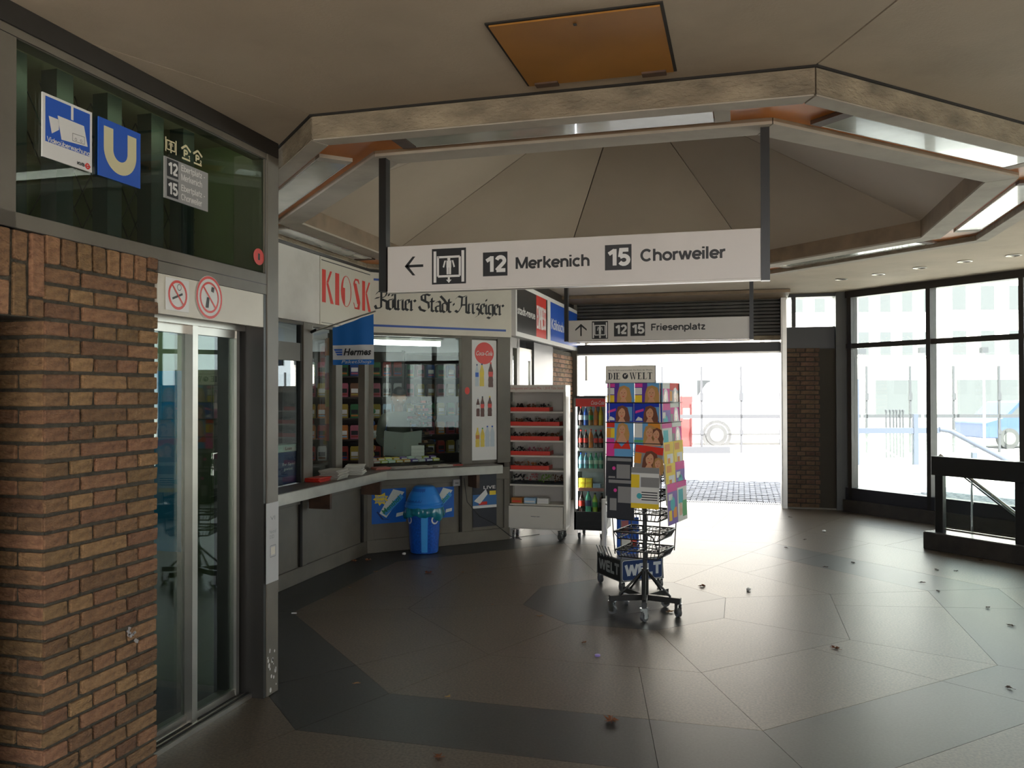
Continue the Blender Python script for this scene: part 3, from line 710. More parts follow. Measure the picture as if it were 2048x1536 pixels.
a, b = at(864, 570), at(932, 495); lift_icon(m, a[0], a[1] + .002, b[0] - a[0], b[1] - a[1] - .002, e)
for nn, p, q in (('12', (966, 553), (1015, 503)), ('15', (1210, 541), (1263, 488))):
    a, b = at(*p), at(*q); m.rect(a[0], b[0], a[1], b[1], e, ink); w__ = b[0] - a[0]; hh = b[1] - a[1]
    hv(m, nn, a[0] + w__ * .10, b[0] - w__ * .10, a[1] + hh * .18, b[1] - hh * .17, e2, pwhite, .21)
a, b = at(1031, 538), at(1178, 508); hv(m, 'Merkenich', a[0], b[0], a[1], b[1], e, ink, .18)
a, b = at(1281, 523), at(1450, 491); hv(m, 'Chorweiler', a[0], b[0], a[1], b[1], e, ink, .18)
m.build('lettering', t)
t, W_, H_, fr, xa, za = hang_sign(8.85, 0, 'smaller looking white hanging sign to Friesenplatz before the roller shutter', 0, True)
m = MB()
c = at(1162, 660); arrow(m, c[0], c[1], .065, -math.pi / 2, e)
a, b = at(1184, 678), at(1216, 642); lift_icon(m, a[0], a[1], b[0] - a[0], b[1] - a[1], e)
for nn, p, q in (('12', (1228, 673), (1255, 645)), ('15', (1261, 672), (1290, 644))):
    a, b = at(*p), at(*q); m.rect(a[0], b[0], a[1], b[1], e, ink); w__ = b[0] - a[0]; hh = b[1] - a[1]
    hv(m, nn, a[0] + w__ * .10, b[0] - w__ * .10, a[1] + hh * .18, b[1] - hh * .17, e2, pwhite, .21)
a, b = at(1302, 661), at(1410, 646); hv(m, 'Friesenplatz', a[0], b[0], a[1], b[1] + .004, e, ink, .17)
m.build('lettering', t)
# ================================================================== kiosk
L2 = 1.63
shopglass = glass_mat('shop window glass', (.86, .91, .89), 1.5)
ki = thing('kiosk', 'grey steel newspaper kiosk with glass windows and white name boards', 'kiosk', (-3.6, 7.7, 0))
inv = Vector((-3.6, 7.7, 0))
def kb(fr, x0, x1, y0, y1, z0, z1, M, name, lab=None, bevel=0, kind=None):
    m = MB(); m.T = Matrix.Translation(fr.o - inv) @ Matrix.Rotation(fr.a, 4, 'Z'); m.box(x0, x1, y0, y1, z0, z1, M); return m.build(name, ki, bevel=bevel, label=lab, kind=kind)
KC = .84; KT = 2.215
# base of the long side: framed panels
def base(fr, x0, x1, cuts):
    kb(fr, x0, x1, .02, .06, 0, KC - .05, steel_paint, 'base_panel')
    kb(fr, x0, x1, .0, .02, 0, .13, steel_paint, 'rail', bevel=.003); kb(fr, x0, x1, .0, .02, .66, KC - .05, steel_paint, 'rail', bevel=.003)
    for a, b in cuts: kb(fr, a, b, .0, .02, .13, .66, steel_paint, 'stile', bevel=.003)
base(FK1, 5.0, 7.7, [(6.42, 6.50), (7.62, 7.70)])
kb(FK1, 6.385, 6.42, -.001, .022, .13, .74, seam, 'joint')
kb(FK1, 7.585, 7.62, -.001, .022, .13, .74, seam, 'joint')
base(FK2, 0, L2, [(0, .07), (1.05, 1.17), (1.56, L2)])
kb(FK2, 1.02, 1.05, -.001, .022, .13, .74, seam, 'joint')
kb(FK3, 8.85, 8.93, 0, .06, 0, KT, steel_paint, 'post', bevel=.003)
# glazing posts
P1 = lambda px: FK1.X(px, 800, 0)
for fr, a, b in ((FK1, P1(603), P1(621.5)), (FK1, P1(668), P1(681)), (FK1, 7.60, 7.70), (FK2, .0, .06), (FK2, FK2.X(922), FK2.X(942.5)), (FK2, FK2.X(993.5), L2)):
    kb(fr, a, b, -.02, .05, KC, KT, steel_paint, 'post', bevel=.003)
kb(FK1, 5.0, 7.7, -.015, .05, KT - .04, KT + .02, steel_paint, 'head_rail'); kb(FK2, 0, L2, -.015, .05, KT - .04, KT + .02, steel_paint, 'head_rail')
kb(FK1, P1(557) - .2, P1(603), -.002, .004, 1.87, 2.02, mat('roller blind', (.23, .22, .20), .5), 'blind', 'pale grey blind strip behind the left pane')
kb(FK1, 5.2, P1(603) - .015, .018, .024, KC, KT - .04, shopglass, 'pane')
kb(FK1, P1(603) - .022, P1(603) - .012, -.005, .035, KC, KT - .04, black, 'pane_edge')
kb(FK1, P1(621.5), P1(668), .018, .024, KC, KT - .04, shopglass, 'pane')
kb(FK2, .06, FK2.X(922), .018, .024, KC + .02, KT - .04, shopglass, 'pane')
kb(FK2, .06, FK2.X(922), -.004, .03, KC - .02, KC + .02, seam, 'pane_gasket')
kb(FK2, FK2.X(942.5), FK2.X(993.5), .02, .04, KC, KT - .04, steel_paint, 'blank_panel')
# counter
ct = thing('kiosk_counter', 'steel edged kiosk counter running round the corner', 'counter', (-3.6, 7.7, KC - .095))
ov = .253; c1_ = Vector((-3.6 + ov, 7.70 - .414 * ov)); e2d = Vector((.7071, .7071))
endc = c1_ + e2d * 1.30
poly = [Vector((-3.6 + ov, 5.0)), c1_, endc, Vector((endc.x - .18, endc.y + .18)), Vector((-3.6, 7.70)), Vector((-3.6, 5.0))]
for nm, z0, z1, ins, M in (('edge_band', .004, .091, 0, stainless), ('worktop', .091, .097, .0, mat('counter top', (.10, .085, .07), .35))):
    m = MB(); m.prism([tuple(p - Vector((-3.6, 7.7))) for p in poly], z0, z1, M); m.build(nm, ct, bevel=.002)
m = MB()
for fr, x in ((FK1, 6.53), (FK1, 7.56), (FK2, 1.12)):
    MBt = MB(); MBt.T = Matrix.Translation(fr.o - inv) @ Matrix.Rotation(fr.a, 4, 'Z')
    MBt.box(x, x + .035, -.20, .0, -.14, .004, rust); MBt.build('bracket', ct)
# name boards
ZB0, ZB1 = 2.20, 2.80
kb(FK1, 5.0, 7.72, -.05, .06, ZB1, 2.95, steel_dark, 'fascia'); kb(FK2, -.02, L2 + .02, -.05, .06, ZB1, 2.95, steel_dark, 'fascia'); kb(FK3, 8.83, 12.7, -.03, .06, ZB1, 2.95, steel_dark, 'fascia')
def board(fr, x0, x1, z0, z1, name, label, M=cream, y=-.045, th=.04):
    t = thing(name, label, 'sign', fr.W(x0, y, z0), fr.a); MB().box(0, x1 - x0, 0, th, 0, z1 - z0, M).build('board', t, bevel=.002); return t, x1 - x0, z1 - z0
p641 = FK1.X(640.5, 600, -.045)
board(FK1, 5.0, p641 - .01, ZB0, ZB1, 'blank_name_board', 'blank white name board left of the kiosk lettering', whiteg)
t, w_, h_ = board(FK1, p641, 7.70, ZB0, ZB1, 'kiosk_sign', 'white name board with red art deco KIOSK lettering')
m = MB(); kr = mat('kiosk red', (.68, .035, .02), .4)
m.line([(.02, h_ - .03), (w_ - .03, h_ - .03)], .008, -.001, ink); m.line([(.02, .02), (w_ - .03, .02)], .006, -.001, steel_paint)
q = lambda px, py: (FK1.P(px, py, -.047)[0] - p641, FK1.P(px, py, -.047)[1] - ZB0)
zb, zt_ = .20, .49
def stem(x, w=.085): m.rect(x, x + w, zb, zt_, -.0012, kr); 
X = [.03, .27, .45, .67, .84]; sc = (w_ - .06) / 1.06
def R(x, w, z0=None, z1=None): m.rect(.03 + x * sc, .03 + (x + w) * sc, z0 if z0 is not None else zb, z1 if z1 is not None else zt_, -.0012, kr)
def Pg(pts): m.flat([(.03 + a * sc, zb + b * (zt_ - zb)) for a, b in pts], -.0012, kr)
R(0, .075); Pg([(.085, .62), (.16, 1), (.20, 1), (.125, .62)]); Pg([(.085, .60), (.125, .62), (.235, 0), (.17, 0)])
R(.265, .085)
# O: thin ellipse with a heavy left side
oc, orx, orz = .50, .115, .5
N_ = 28
for k in range(N_):
    a0, a1 = 2 * math.pi * k / N_, 2 * math.pi * (k + 1) / N_
    th0 = .016 + .03 * max(0, math.cos(a0 - math.pi)); th1 = .016 + .03 * max(0, math.cos(a1 - math.pi))
    f = lambda a, r_: (oc + (orx - r_) * math.cos(a), .5 + (orz - r_ * 1.2) * math.sin(a))
    Pg([f(a0, 0), f(a1, 0), f(a1, th1), f(a0, th0)])
Pg([(.43, .2), (.475, .05), (.475, .6), (.43, .6)])
Pg([(.66, .86), (.70, 1), (.78, 1), (.80, .86), (.79, .84), (.75, .94), (.70, .93), (.70, .8)]); Pg([(.655, .84), (.73, .84), (.82, .25), (.75, .16)]); Pg([(.66, .2), (.69, .0), (.80, .0), (.82, .26), (.77, .2), (.75, .06), (.70, .05), (.675, .2)])
R(.865, .07); Pg([(.945, .62), (1.02, 1), (1.06, 1), (.98, .62)]); Pg([(.945, .60), (.98, .62), (1.08, 0), (1.01, 0)])
m.build('lettering', t)
t, w_, h_ = board(FK2, .0, L2, ZB0, ZB1, 'newspaper_title_board', 'cream board with blackletter newspaper title and blue lines')
m = MB()
bl = mat('blue line', (.035, .085, .34), .45)
m.rect(.05, w_ - .07, .06, .082, -.001, bl); m.rect(.05, w_ - .07, h_ - .082, h_ - .06, -.001, bl)
# blackletter drawn with a broad pen
G = {
 'K': (.78, [[(-.02, 1.25), (.12, 1.5), (.4, 1.52)], [(.32, 1.55), (.3, .12)], [(-.1, .3), (0, .04), (.3, .14)], [(.3, .95), (.58, 1.1), (.72, 1.55)], [(.34, .85), (.66, .68), (.66, .14), (.8, .04)], [(-.08, .9), (.2, 1.0)]]),
 'o': (.44, [[(0, .82), (0, .12), (.17, .0)], [(.3, .88), (.3, .15), (.17, .0)], [(0, .8), (.3, .92)]]),
 'l': (.2, [[(0, 1.55), (0, .12), (.14, .04)]]),
 'n': (.5, [[(-.08, .84), (0, .92)], [(0, .88), (0, .12)], [(-.06, .12), (.08, .03)], [(.04, .78), (.28, .94)], [(.3, .9), (.3, .12), (.42, .03)]]),
 'e': (.38, [[(0, .82), (0, .14), (.18, .02), (.28, .14)], [(0, .86), (.22, .94), (.26, .68), (.02, .5)]]),
 'r': (.36, [[(-.06, .84), (0, .92)], [(0, .88), (0, .12)], [(-.06, .12), (.08, .03)], [(.06, .8), (.2, .94), (.3, .80)]]),
 'S': (.78, [[(.68, 1.42), (.42, 1.5), (.08, 1.38), (.1, 1.02), (.56, .76), (.6, .3), (.36, .02), (.02, .14), (-.08, .42)], [(.34, 1.5), (.34, .9)]]),
 't': (.3, [[(.02, 1.2), (0, .12), (.16, .03)], [(-.12, .9), (.2, .92)]]),
 'a': (.46, [[(0, .84), (.2, .96), (.3, .86), (.3, .12), (.42, .03)], [(0, .48), (0, .12), (.12, .02), (.28, .14)], [(0, .48), (.28, .56)]]),
 'd': (.44, [[(0, .76), (0, .12), (.16, .0), (.32, .14)], [(.32, .14), (.34, .7), (.12, 1.1), (-.14, 1.42)], [(0, .78), (.3, .84)]]),
 '.': (.3, [[(.06, .66), (.06, .84)]]),
 'A': (.84, [[(-.1, 1.25), (.08, 1.5), (.36, 1.42), (.32, .6), (.06, .06), (-.14, .22)], [(.36, 1.42), (.66, 1.58)], [(.66, 1.52), (.66, .14), (.82, .04)], [(.3, .74), (.66, .78)]]),
 'z': (.4, [[(0, .86), (.28, .92), (.1, .5)], [(.1, .5), (.3, .34), (.22, -.1), (-.02, -.3)]]),
 'i': (.2, [[(-.08, .84), (0, .92)], [(0, .88), (0, .12), (.12, .04)], [(.02, 1.2), (.02, 1.36)]]),
 'g': (.44, [[(0, .82), (0, .14), (.16, .02), (.3, .14)], [(0, .84), (.3, .92), (.3, -.1), (.1, -.34), (-.12, -.24)]]),
}
x = .0; strokes = []
for ch in 'Kölner Stadt.Anzeiger':
    if ch == ' ': x += .26; continue
    c = 'o' if ch == 'ö' else ch
    wd, gl = G[c]
    for st in gl: strokes.append([(x + a, b) for a, b in st])
    if ch == 'ö': strokes += [[(x + .03, 1.18), (x + .03, 1.34)], [(x + .27, 1.18), (x + .27, 1.34)]]
    x += wd + (.0 if c != '.' else 0)
s_ = (w_ - .17) / x
for st in strokes: m.nib([(.08 + a * s_, .235 + b * .118) for a, b in st], .029, math.radians(38), -.0012, ink)
m.build('lettering', t)
# boards on the side towards the exit
def bx(px, py=640): return FK3.X(px, py, -.075)
t = thing('magazine_title_board', 'long dark, red and blue title board on the kiosk side', 'sign', FK3.W(8.85, -.075, 2.22), FK3.a)
k3w = 12.62 - 8.85; M0 = mat('black board', (.022, .020, .018), .35)
MB().box(0, k3w, 0, .05, 0, .60, pwhite).build('frame', t)
m = MB(); r0 = bx(1072.5) - 8.85; r1 = bx(1092) - 8.85; b0 = bx(1101) - 8.85
m.rect(.05, r0, .05, .55, -.001, M0); m.rect(r0, r1, .05, .55, -.001, red); m.rect(r1, b0 - .18, .05, .55, -.001, M0); m.rect(b0, k3w - .05, .05, .55, -.001, blue)
m.text('stadt-revue', .07, r0 - .06, .245, .34, -.002, pwhite, .02); hv(m, 'EXPRESS', r0 + .03, r1 - .02, .15, .43, -.002, pwhite, .16)
m.text('Kölnische Rundschau', b0 + .05, k3w - .1, .2, .34, -.002, pwhite, .01)
m.build('lettering', t)
# side door of the kiosk
dk = struct('door_2', FK3.o, FK3.a)
gA, gB = FK3.X(1022, 700), FK3.X(1034, 700)
MB().box(8.93, 8.99, 0, .06, 0, KT, steel_paint).box(8.99, gB + .03, .0, .06, 2.1, KT, steel_paint).box(gB - .0, gB + .12, .0, .06, 0, KT, steel_paint).build('door_frame', dk)
MB().box(8.99, gB, .02, .026, .1, 2.1, glass).build('pane', dk)
dl = FK3.X(1068, 700)
m = MB(); m.box(gB + .12, gB + .24, .02, .06, 0, 2.12, alu); m.box(dl - .10, dl, .02, .06, 0, 2.12, alu); m.box(gB + .24, dl - .1, .02, .06, 1.98, 2.12, alu); m.box(gB + .24, dl - .1, .02, .06, 0, .3, alu); m.build('door_leaf', dk)
MB().box(gB + .24, dl - .1, .035, .042, .3, 1.98, glass).build('pane', dk)
MB().box(gB + .24, gB + .28, -.02, .02, 1.0, 1.14, alu).build('door_handle', dk)
MB().box(dl, 11.05, .0, .10, 0, KT, steel_dark).build('dark_pier', dk)
# interior
ks = mat('kiosk inside', (.10, .095, .085), .8)
m = MB(); m.T = Matrix.Translation(-inv)
m.box(-7.6, -7.5, 5.0, 12.7, 0, 2.9, ks); m.box(-7.6, -3.6, 4.9, 5.0, 0, 2.9, ks); m.box(-7.6, -2.45, 12.7, 12.8, 0, 2.9, ks)
m.build('back_wall', ki)
m = MB(); m.T = Matrix.Translation(-inv); m.prism([(-7.6, 5.0), (-3.62, 5.0), (-3.62, 7.72), (-2.47, 8.87), (-2.47, 12.7), (-7.6, 12.7)], 2.24, 2.28, white); m.build('inner_ceiling', ki)
# bright strip light inside, at the head of the sales window
t = thing('window_light', 'glowing strip light inside along the top of the sales window', 'light', FK2.W(.08, .10, 2.09), FK2.a)
MB().box(0, .78, 0, .05, .05, .075, whiteg).build('housing', t); MB().box(.01, .77, .005, .045, 0, .05, mat('lit tube', (1, .99, .94), .5, emit=5)).build('tube', t)
t = thing('window_lamp', 'vertical glowing light strip inside the left part of the sales window', 'light', FK2.W(.12, .22, .9), FK2.a)
m = MB(); m.box(0, .012, 0, .012, 0, .62, alu); m.build('rail', t)
m = MB()
for k in range(19): m.box(.001, .011, -.003, 0, .01 + k * .032, .026 + k * .032, mat('led', (.9, .95, 1), .5, emit=1.5))
m.build('led', t)
# goods shelves inside
gcols = [mat('dull red goods', (.28, .03, .02), .5), mat('dull yellow goods', (.34, .24, .03), .5), mat('dull green goods', (.02, .12, .04), .5), mat('dull blue goods', (.01, .05, .2), .5), mat('dull white goods', (.35, .34, .32), .5), mat('orange goods', (.45, .15, .02), .4), mat('pink goods', (.35, .08, .12), .4), mat('brown goods', (.16, .07, .03), .5), mat('pale blue goods', (.3, .45, .6), .4)]
packs = []
for k, M in enumerate(gcols):
    b = MB(); b.box(-.05, .05, -.03, .03, 0, .15, M); b.rect(-.04, .04, .05, .10, -.0305, pwhite if k % 2 else ink); b.rect(-.04, .04, .02, .04, -.0305, gcols[(k + 3) % 9]); b.box(-.045, .045, -.02, .02, .15, .165, M)
    packs.append(b)
def shelf(name, label, x, y, rot, n_sh, wd, cnt):
    t = thing(name, label, 'shelf', (x, y, 0), rot)
    MB().box(0, .03, 0, .3, 0, 2.1, wood_d).build('side_panel', t); MB().box(wd - .03, wd, 0, .3, 0, 2.1, wood_d).build('side_panel', t); MB().box(0, wd, .28, .3, 0, 2.1, wood_d).build('back_panel', t)
    c, s = math.cos(rot), math.sin(rot)
    for i in range(n_sh):
        z = .8 + i * 1.25 / n_sh; MB().box(.03, wd - .03, 0, .28, z - .02, z, wood_d).build('shelf_board', t)
        for j in range(cnt):
            lx, ly = .1 + j * (wd - .18) / (cnt - 1), .07; k = (i * 5 + j * 3 + j * j) % 9
            pk(k, (x + lx * c - ly * s, y + lx * s + ly * c, z), rot, (label, i, j))
PKM = {}
def pk(k, loc, rot, where):
    if k not in PKM:
        o = packs[k].build('goods_pack', None, loc, rot); PKM[k] = o.data
    else: o = put('goods_pack', PKM[k], None, loc, rot)
    nm = ['red', 'yellow', 'green', 'blue', 'white', 'orange', 'pink', 'brown', 'pale blue'][k]
    tag(o, '%s pack, %s from left on the %s board %s' % (nm, ['first', 'second', 'third', 'fourth', 'fifth', 'sixth', 'seventh', 'eighth', 'ninth', 'tenth'][where[2]], ['lowest', 'second', 'third', 'fourth', 'top'][where[1]], 'facing the sales window' if 'facing' in where[0] else 'behind the counter'), 'pack', nm + ' packs inside the kiosk')
shelf('goods_shelf', 'dark goods shelf inside the kiosk behind the long counter', -5.0, 8.9, math.radians(20), 5, 1.2, 9)
shelf('goods_shelf', 'dark goods shelf inside the kiosk facing the sales window', -4.2, 10.1, math.radians(45), 5, 1.5, 10)
# red and yellow goods shown in the door gap
t = thing('door_curtain_post', 'brown wooden door post in the open gap of the kiosk front', 'post', FK1.W(7.27, .15, 0), FK1.a)
MB().box(0, .10, 0, .06, KC, 2.17, mat('brown wood', (.045, .022, .012), .5)).build('post', t)
for i in range(6):
    o = put('goods_pack', PKM[[0, 5, 1, 0, 4, 5][i]], None, FK1.W(7.19, .14, 1.15 + i * .16), FK1.a); tag(o, ['lowest', 'second lowest', 'third lowest', 'third highest', 'second highest', 'highest'][i] + ' bright pack hanging in the open gap of the kiosk front', 'pack', 'packs hanging in the kiosk gap')
# navy display box behind the left pane
xa, za = FK1.P(563, 985, -.02); xb = FK1.X(596, 985, -.02)
t = thing('lottery_stand', 'navy blue display box with white top on the counter left end', 'display', FK1.W(FK1.X(597, 950, .04) - .34, .04, KC + .002), FK1.a)
MB().box(0, .34, 0, .12, 0, .27, dblue).build('box', t, bevel=.004); MB().box(-.002, .342, -.004, .124, .27, .33, mat('mint white', (.50, .60, .55), .4)).build('top_label', t, bevel=.003)
m = MB(); m.text('Lose', .12, .22, .285, .31, -.005, ink, .01); m.text('Ihr Spiel', .08, .28, .15, .18, -.001, pwhite); m.text('gewinnt', .10, .24, .11, .14, -.001, pwhite); m.build('print', t)
# newspapers on the counter
paper = mat('newsprint', (.40, .37, .32), .8); 
def paper_stack(name, label, x, y, z, rot, w, d, n, th, M, group, cat='newspaper', jit=.012, labs=None):
    me = None
    for i in range(n):
        if me is None:
            b = MB(); b.box(-w / 2, w / 2, -d / 2, d / 2, 0, th * .92, M); b.rect(-w * .4, w * .4, th * .3, th * .35, -d / 2 - .0005, ink)
            o = b.build(name, None, (x, y, z), rot, bevel=.003); me = o.data
        else: o = put(name, me, None, (x + random.uniform(-jit, jit), y + random.uniform(-jit, jit), z + i * th), rot + random.uniform(-.04, .04))
        tag(o, label if n == 1 else ('%s %s' % (['lowest', 'second lowest', 'third lowest', 'fourth from below', 'fifth from below', 'sixth from below', 'seventh from below'][i] if i < n - 1 else 'topmost', label)), cat, group)
p = FK1.W(FK1.X(667, 955, -.12), -.12, KC + .002); paper_stack('newspaper', 'folded newspaper in the left stack of the corner pile on the counter', p.x, p.y, p.z, FK1.a + .1, .26, .17, 7, .012, paper, 'newspapers in the left counter stack')
p = FK1.W(FK1.X(709, 948, -.12), -.12, KC + .002); paper_stack('newspaper', 'folded newspaper in the pale right stack of the corner pile', p.x, p.y, p.z, FK1.a + .3, .2, .17, 7, .013, mat('pale newsprint', (.58, .56, .50), .8), 'newspapers in the right counter stack')
p = FK1.W(FK1.X(640, 940, -.09), -.09, KC + .002); paper_stack('magazine', 'red magazine in the small pile left of the newspapers', p.x, p.y, p.z, FK1.a, .26, .14, 4, .009, red, 'red magazines on the counter', 'magazine')
p = FK2.W(.10, -.11, KC + .002); paper_stack('newspaper', 'red headed newspaper lying at the counter corner', p.x, p.y, p.z, FK2.a, .16, .14, 2, .012, mat('reddish paper', (.42, .14, .11), .7), 'red headed newspapers at the corner')
for i, x in enumerate((.32, .53, .76)):
    p = FK2.W(x, -.10, KC + .002); paper_stack('newspaper', ['thin newspaper next to the red headed papers', 'thin newspaper in the middle of the oblique counter', 'thin newspaper at the right of the oblique counter'][i], p.x, p.y, p.z, FK2.a + .1 * i, .2, .15, 2, .008, paper, 'thin newspapers on the oblique counter %d' % (i + 1))
p = FK2.W(.93, -.08, KC + .002); paper_stack('magazine', 'dark red booklet at the foot of the window post', p.x, p.y, p.z, FK2.a, .14, .1, 1, .012, mat('dark red', (.3, .02, .012), .5), 'booklet')
# shelf of sweets inside the sales window
t = thing('display_shelf', 'dark display shelf just inside the sales window', 'shelf', FK2.W(.08, .05, 0), FK2.a)
MB().box(0, .80, 0, .30, .86, .88, seam).build('shelf_board', t)
cn = ['pink', 'lime', 'mint', 'amber', 'orange', 'violet', 'white', 'violet', 'yellow']
cc = [(.5, .25, .22), (.45, .5, .06), (.45, .62, .45), (.6, .42, .05), (.65, .3, .03), (.12, .06, .3), (.55, .52, .48), (.10, .06, .28), (.6, .55, .1)]
for i in range(18):
    k = (i * 4) % 9 if i > 8 else i
    b = MB(); b.box(-.036, .036, -.035, .035, 0, .03, mat(cn[k] + ' sweet', cc[k], .4)); b.rect(-.03, .03, .008, .022, -.0355, pwhite)
    o = b.build('sweet_packet', None, FK2.W(.13 + (i % 9) * .083, .11 if i < 9 else .20, .882 + (0 if i < 9 else .02)), FK2.a + random.uniform(-.1, .1), bevel=.006)
    tag(o, '%s sweet packet, %s from left in the %s row inside the sales window' % (cn[k], ['first', 'second', 'third', 'fourth', 'fifth', 'sixth', 'seventh', 'eighth', 'ninth'][i % 9], 'front' if i < 9 else 'back'), 'packet', cn[k] + ' sweet packets ' + ('in front' if i < 9 else 'behind'))
t = thing('paper_carton', 'white stacked paper carton inside the sales window', 'box', FK2.W(.60, .30, .88), FK2.a - .2)
for i in range(4): MB().box(0, .14, 0, .14, i * .04, i * .04 + .037, white).build('layer', t)
# spiral sweets rack
t = thing('sweets_rack', 'dark rack crowded with wrapped sweets inside the window right side', 'rack', FK2.W(.77, .42, 0), FK2.a)
MB().lathe([(.1, .0), (.1, .02), (.012, .03), (.012, 1.55), (0, 1.56)], blackm).build('pole', t)
for i in range(7):
    z = .95 + i * .085; r = .10 + .025 * math.sin(i * 2)
    m = MB(); m.lathe([(.01, z), (r + .03, z + .01), (r + .035, z + .03), (.01, z + .022)], [mat('dark wrap', (.03, .022, .02), .35), wood_d][i % 2]); m.build('tray', t)
    m = MB()
    for j in range(9):
        a = j * .7 + i * .4; c, s = math.cos(a), math.sin(a)
        m.box(c * r - .022, c * r + .022, s * r - .022, s * r + .022, z + .03, z + .055, gcols[(j * 2 + i * 5) % 9] if (i + j) % 3 == 0 else [mat('brown goods', 0, 0), wood_d, black][j % 3])
    m.build('wrapped_sweet', t, kind='stuff')
# coloured toys hanging left inside the window
for i in range(9):
    b = MB(); b.lathe([(0, -.03), (.022, -.02), (.028, 0), (.02, .022), (0, .03)], gcols[(i * 4 + 1) % 9], n=10)
    o = b.build('small_bag', None, FK2.W(.085 + .02 * (i % 2), .10 + .02 * (i % 3), .98 + i * .062)); tag(o, ['lowest', 'second', 'third', 'fourth', 'middle', 'sixth', 'seventh', 'eighth', 'highest'][i] + ' small coloured bag in the column hanging at the window left edge', 'bag', 'small bags hanging at the window edge')
# bottle advertising panel
t, w_, h_ = sign('drinks_poster', 'narrow white poster with red disc and soft drink bottles', 'poster', FK2, [(944, 680), (993, 681), (993, 919), (944, 921)], -.004, pwhite, th=.006)
m = MB(); cr_ = mat('coke red', (.62, .04, .03), .4)
R_ = w_ * .39; m.disc(w_ / 2, h_ - .14, R_, -.001, cr_, 32, R_ * 1.02)
m.text('Coca-Cola', w_ * .17, w_ * .83, h_ - .165, h_ - .115, -.0016, pwhite, .01, shear=.35)
def bottle2(cx, z, h, w, body, cap, lab=None, trans=False):
    pf = [(.18, 0), (.46, .0), (.5, .06), (.46, .2), (.5, .3), (.42, .42), (.5, .55), (.47, .68), (.22, .84), (.16, .93)]
    m.flat([(cx + a * w, z + b * h) for a, b in pf] + [(cx - a * w, z + b * h) for a, b in pf[::-1]], -.0014, body)
    m.rect(cx - .17 * w, cx + .17 * w, z + .93 * h, z + h, -.0014, cap)
    if lab: m.rect(cx - .44 * w, cx + .44 * w, z + .42 * h, z + .62 * h, -.0018, lab)
dk_ = mat('cola print', (.09, .025, .018), .4); wt = mat('water print', (.46, .52, .56), .4); yl = mat('lemonade print', (.66, .50, .06), .4)
z = h_ * .615; bottle2(w_ * .2, z, h_ * .185, .045, wt, dblue, blue); bottle2(w_ * .40, z, h_ * .19, .055, yl, dblue, yellow); bottle2(w_ * .76, z - .01, h_ * .21, .06, dk_, cr_, cr_)
z = h_ * .365; bottle2(w_ * .24, z, h_ * .155, .042, dk_, wt, pwhite); bottle2(w_ * .42, z - .004, h_ * .17, .048, dk_, ink, cr_); bottle2(w_ * .72, z, h_ * .168, .052, dk_, yellow, cr_)
z = h_ * .11; bottle2(w_ * .22, z, h_ * .16, .05, yl, yellow, mat('orange goods', 0, 0)); bottle2(w_ * .42, z, h_ * .16, .05, yl, green, yellow); bottle2(w_ * .62, z, h_ * .175, .055, wt, blue, wt); bottle2(w_ * .82, z, h_ * .175, .055, wt, blue, wt)
m.build('print', t)
t, w_, h_ = sign('post_sticker', 'small orange red sticker on the post beside the drinks poster', 'sticker', FK2, [(929, 772), (940, 773), (940, 803), (929, 802)], -.021, None)
m = MB(); m.disc(w_ / 2, h_ * .7, w_ * .45, 0, red, 16, h_ * .25); m.disc(w_ / 2, h_ * .25, w_ * .45, 0, mat('grey print', (.12, .1, .09), .5), 16, h_ * .2); m.build('print', t)
# menthol sweets posters under the counter
def menthol(pts, label, star):
    t, w_, h_ = sign('sweets_poster', label, 'poster', FK2, pts, -.002, mat('poster blue', (.005, .10, .42), .4), th=.003, group='blue menthol sweets posters under the counter')
    m = MB(); lb = mat('poster light blue', (.05, .28, .62), .4); pg = mat('poster green', (.02, .22, .10), .4); pc = mat('poster cream', (.62, .64, .58), .4)
    m.flat([(w_ * .22, h_ * .30), (w_ * .42, h_ * .16), (w_ * .95, h_ * .88), (w_ * .62, h_ * .98)], -.001, pc)
    m.flat([(w_ * .30, h_ * .30), (w_ * .42, h_ * .22), (w_ * .93, h_ * .72), (w_ * .84, h_ * .84)], -.0015, lb)
    m.nib([(w_ * .15, h_ * .35), (w_ * .32, h_ * .12), (w_ * .5, h_ * .1)], .016, .3, -.0015, dblue)
    m.flat([(w_ * .7, h_ * .16), (w_ * .92, h_ * .2), (w_ * .93, h_ * .3), (w_ * .72, h_ * .27)], -.0015, pc)
    T = m.T.copy(); m.T = Matrix.Translation((w_ * .36, -.002, h_ * .26)) @ Matrix.Rotation(-math.radians(38), 4, 'Y'); m.text('Menthol', 0, w_ * .62, 0, h_ * .15, 0, pg, .02); m.T = T
    if star:
        m.flat([(w_ * .26 + (.085 if k % 2 else .06) * math.cos(k * math.pi / 9), h_ * .72 + (.07 if k % 2 else .045) * math.sin(k * math.pi / 9)) for k in range(18)], -.002, yellow)
        m.text('Extra\nfrisch', w_ * .12, w_ * .4, h_ * .62, h_ * .82, -.0026, lb, .01)
    m.build('print', t)
menthol([(743, 982), (812, 973), (812, 1042), (744, 1050)], 'left blue poster with menthol sweets and a yellow star', True)
menthol([(850, 976), (908, 973), (908, 1032), (850, 1040)], 'right blue poster with menthol sweets behind the bin', False)
t, w_, h_ = sign('dark_poster', 'dark navy poster with racing print under the counter end', 'poster', FK2, [(945, 950), (993, 948), (993, 1050), (946, 1056)], -.002, mat('dark poster', (.018, .019, .028), .4), th=.003)
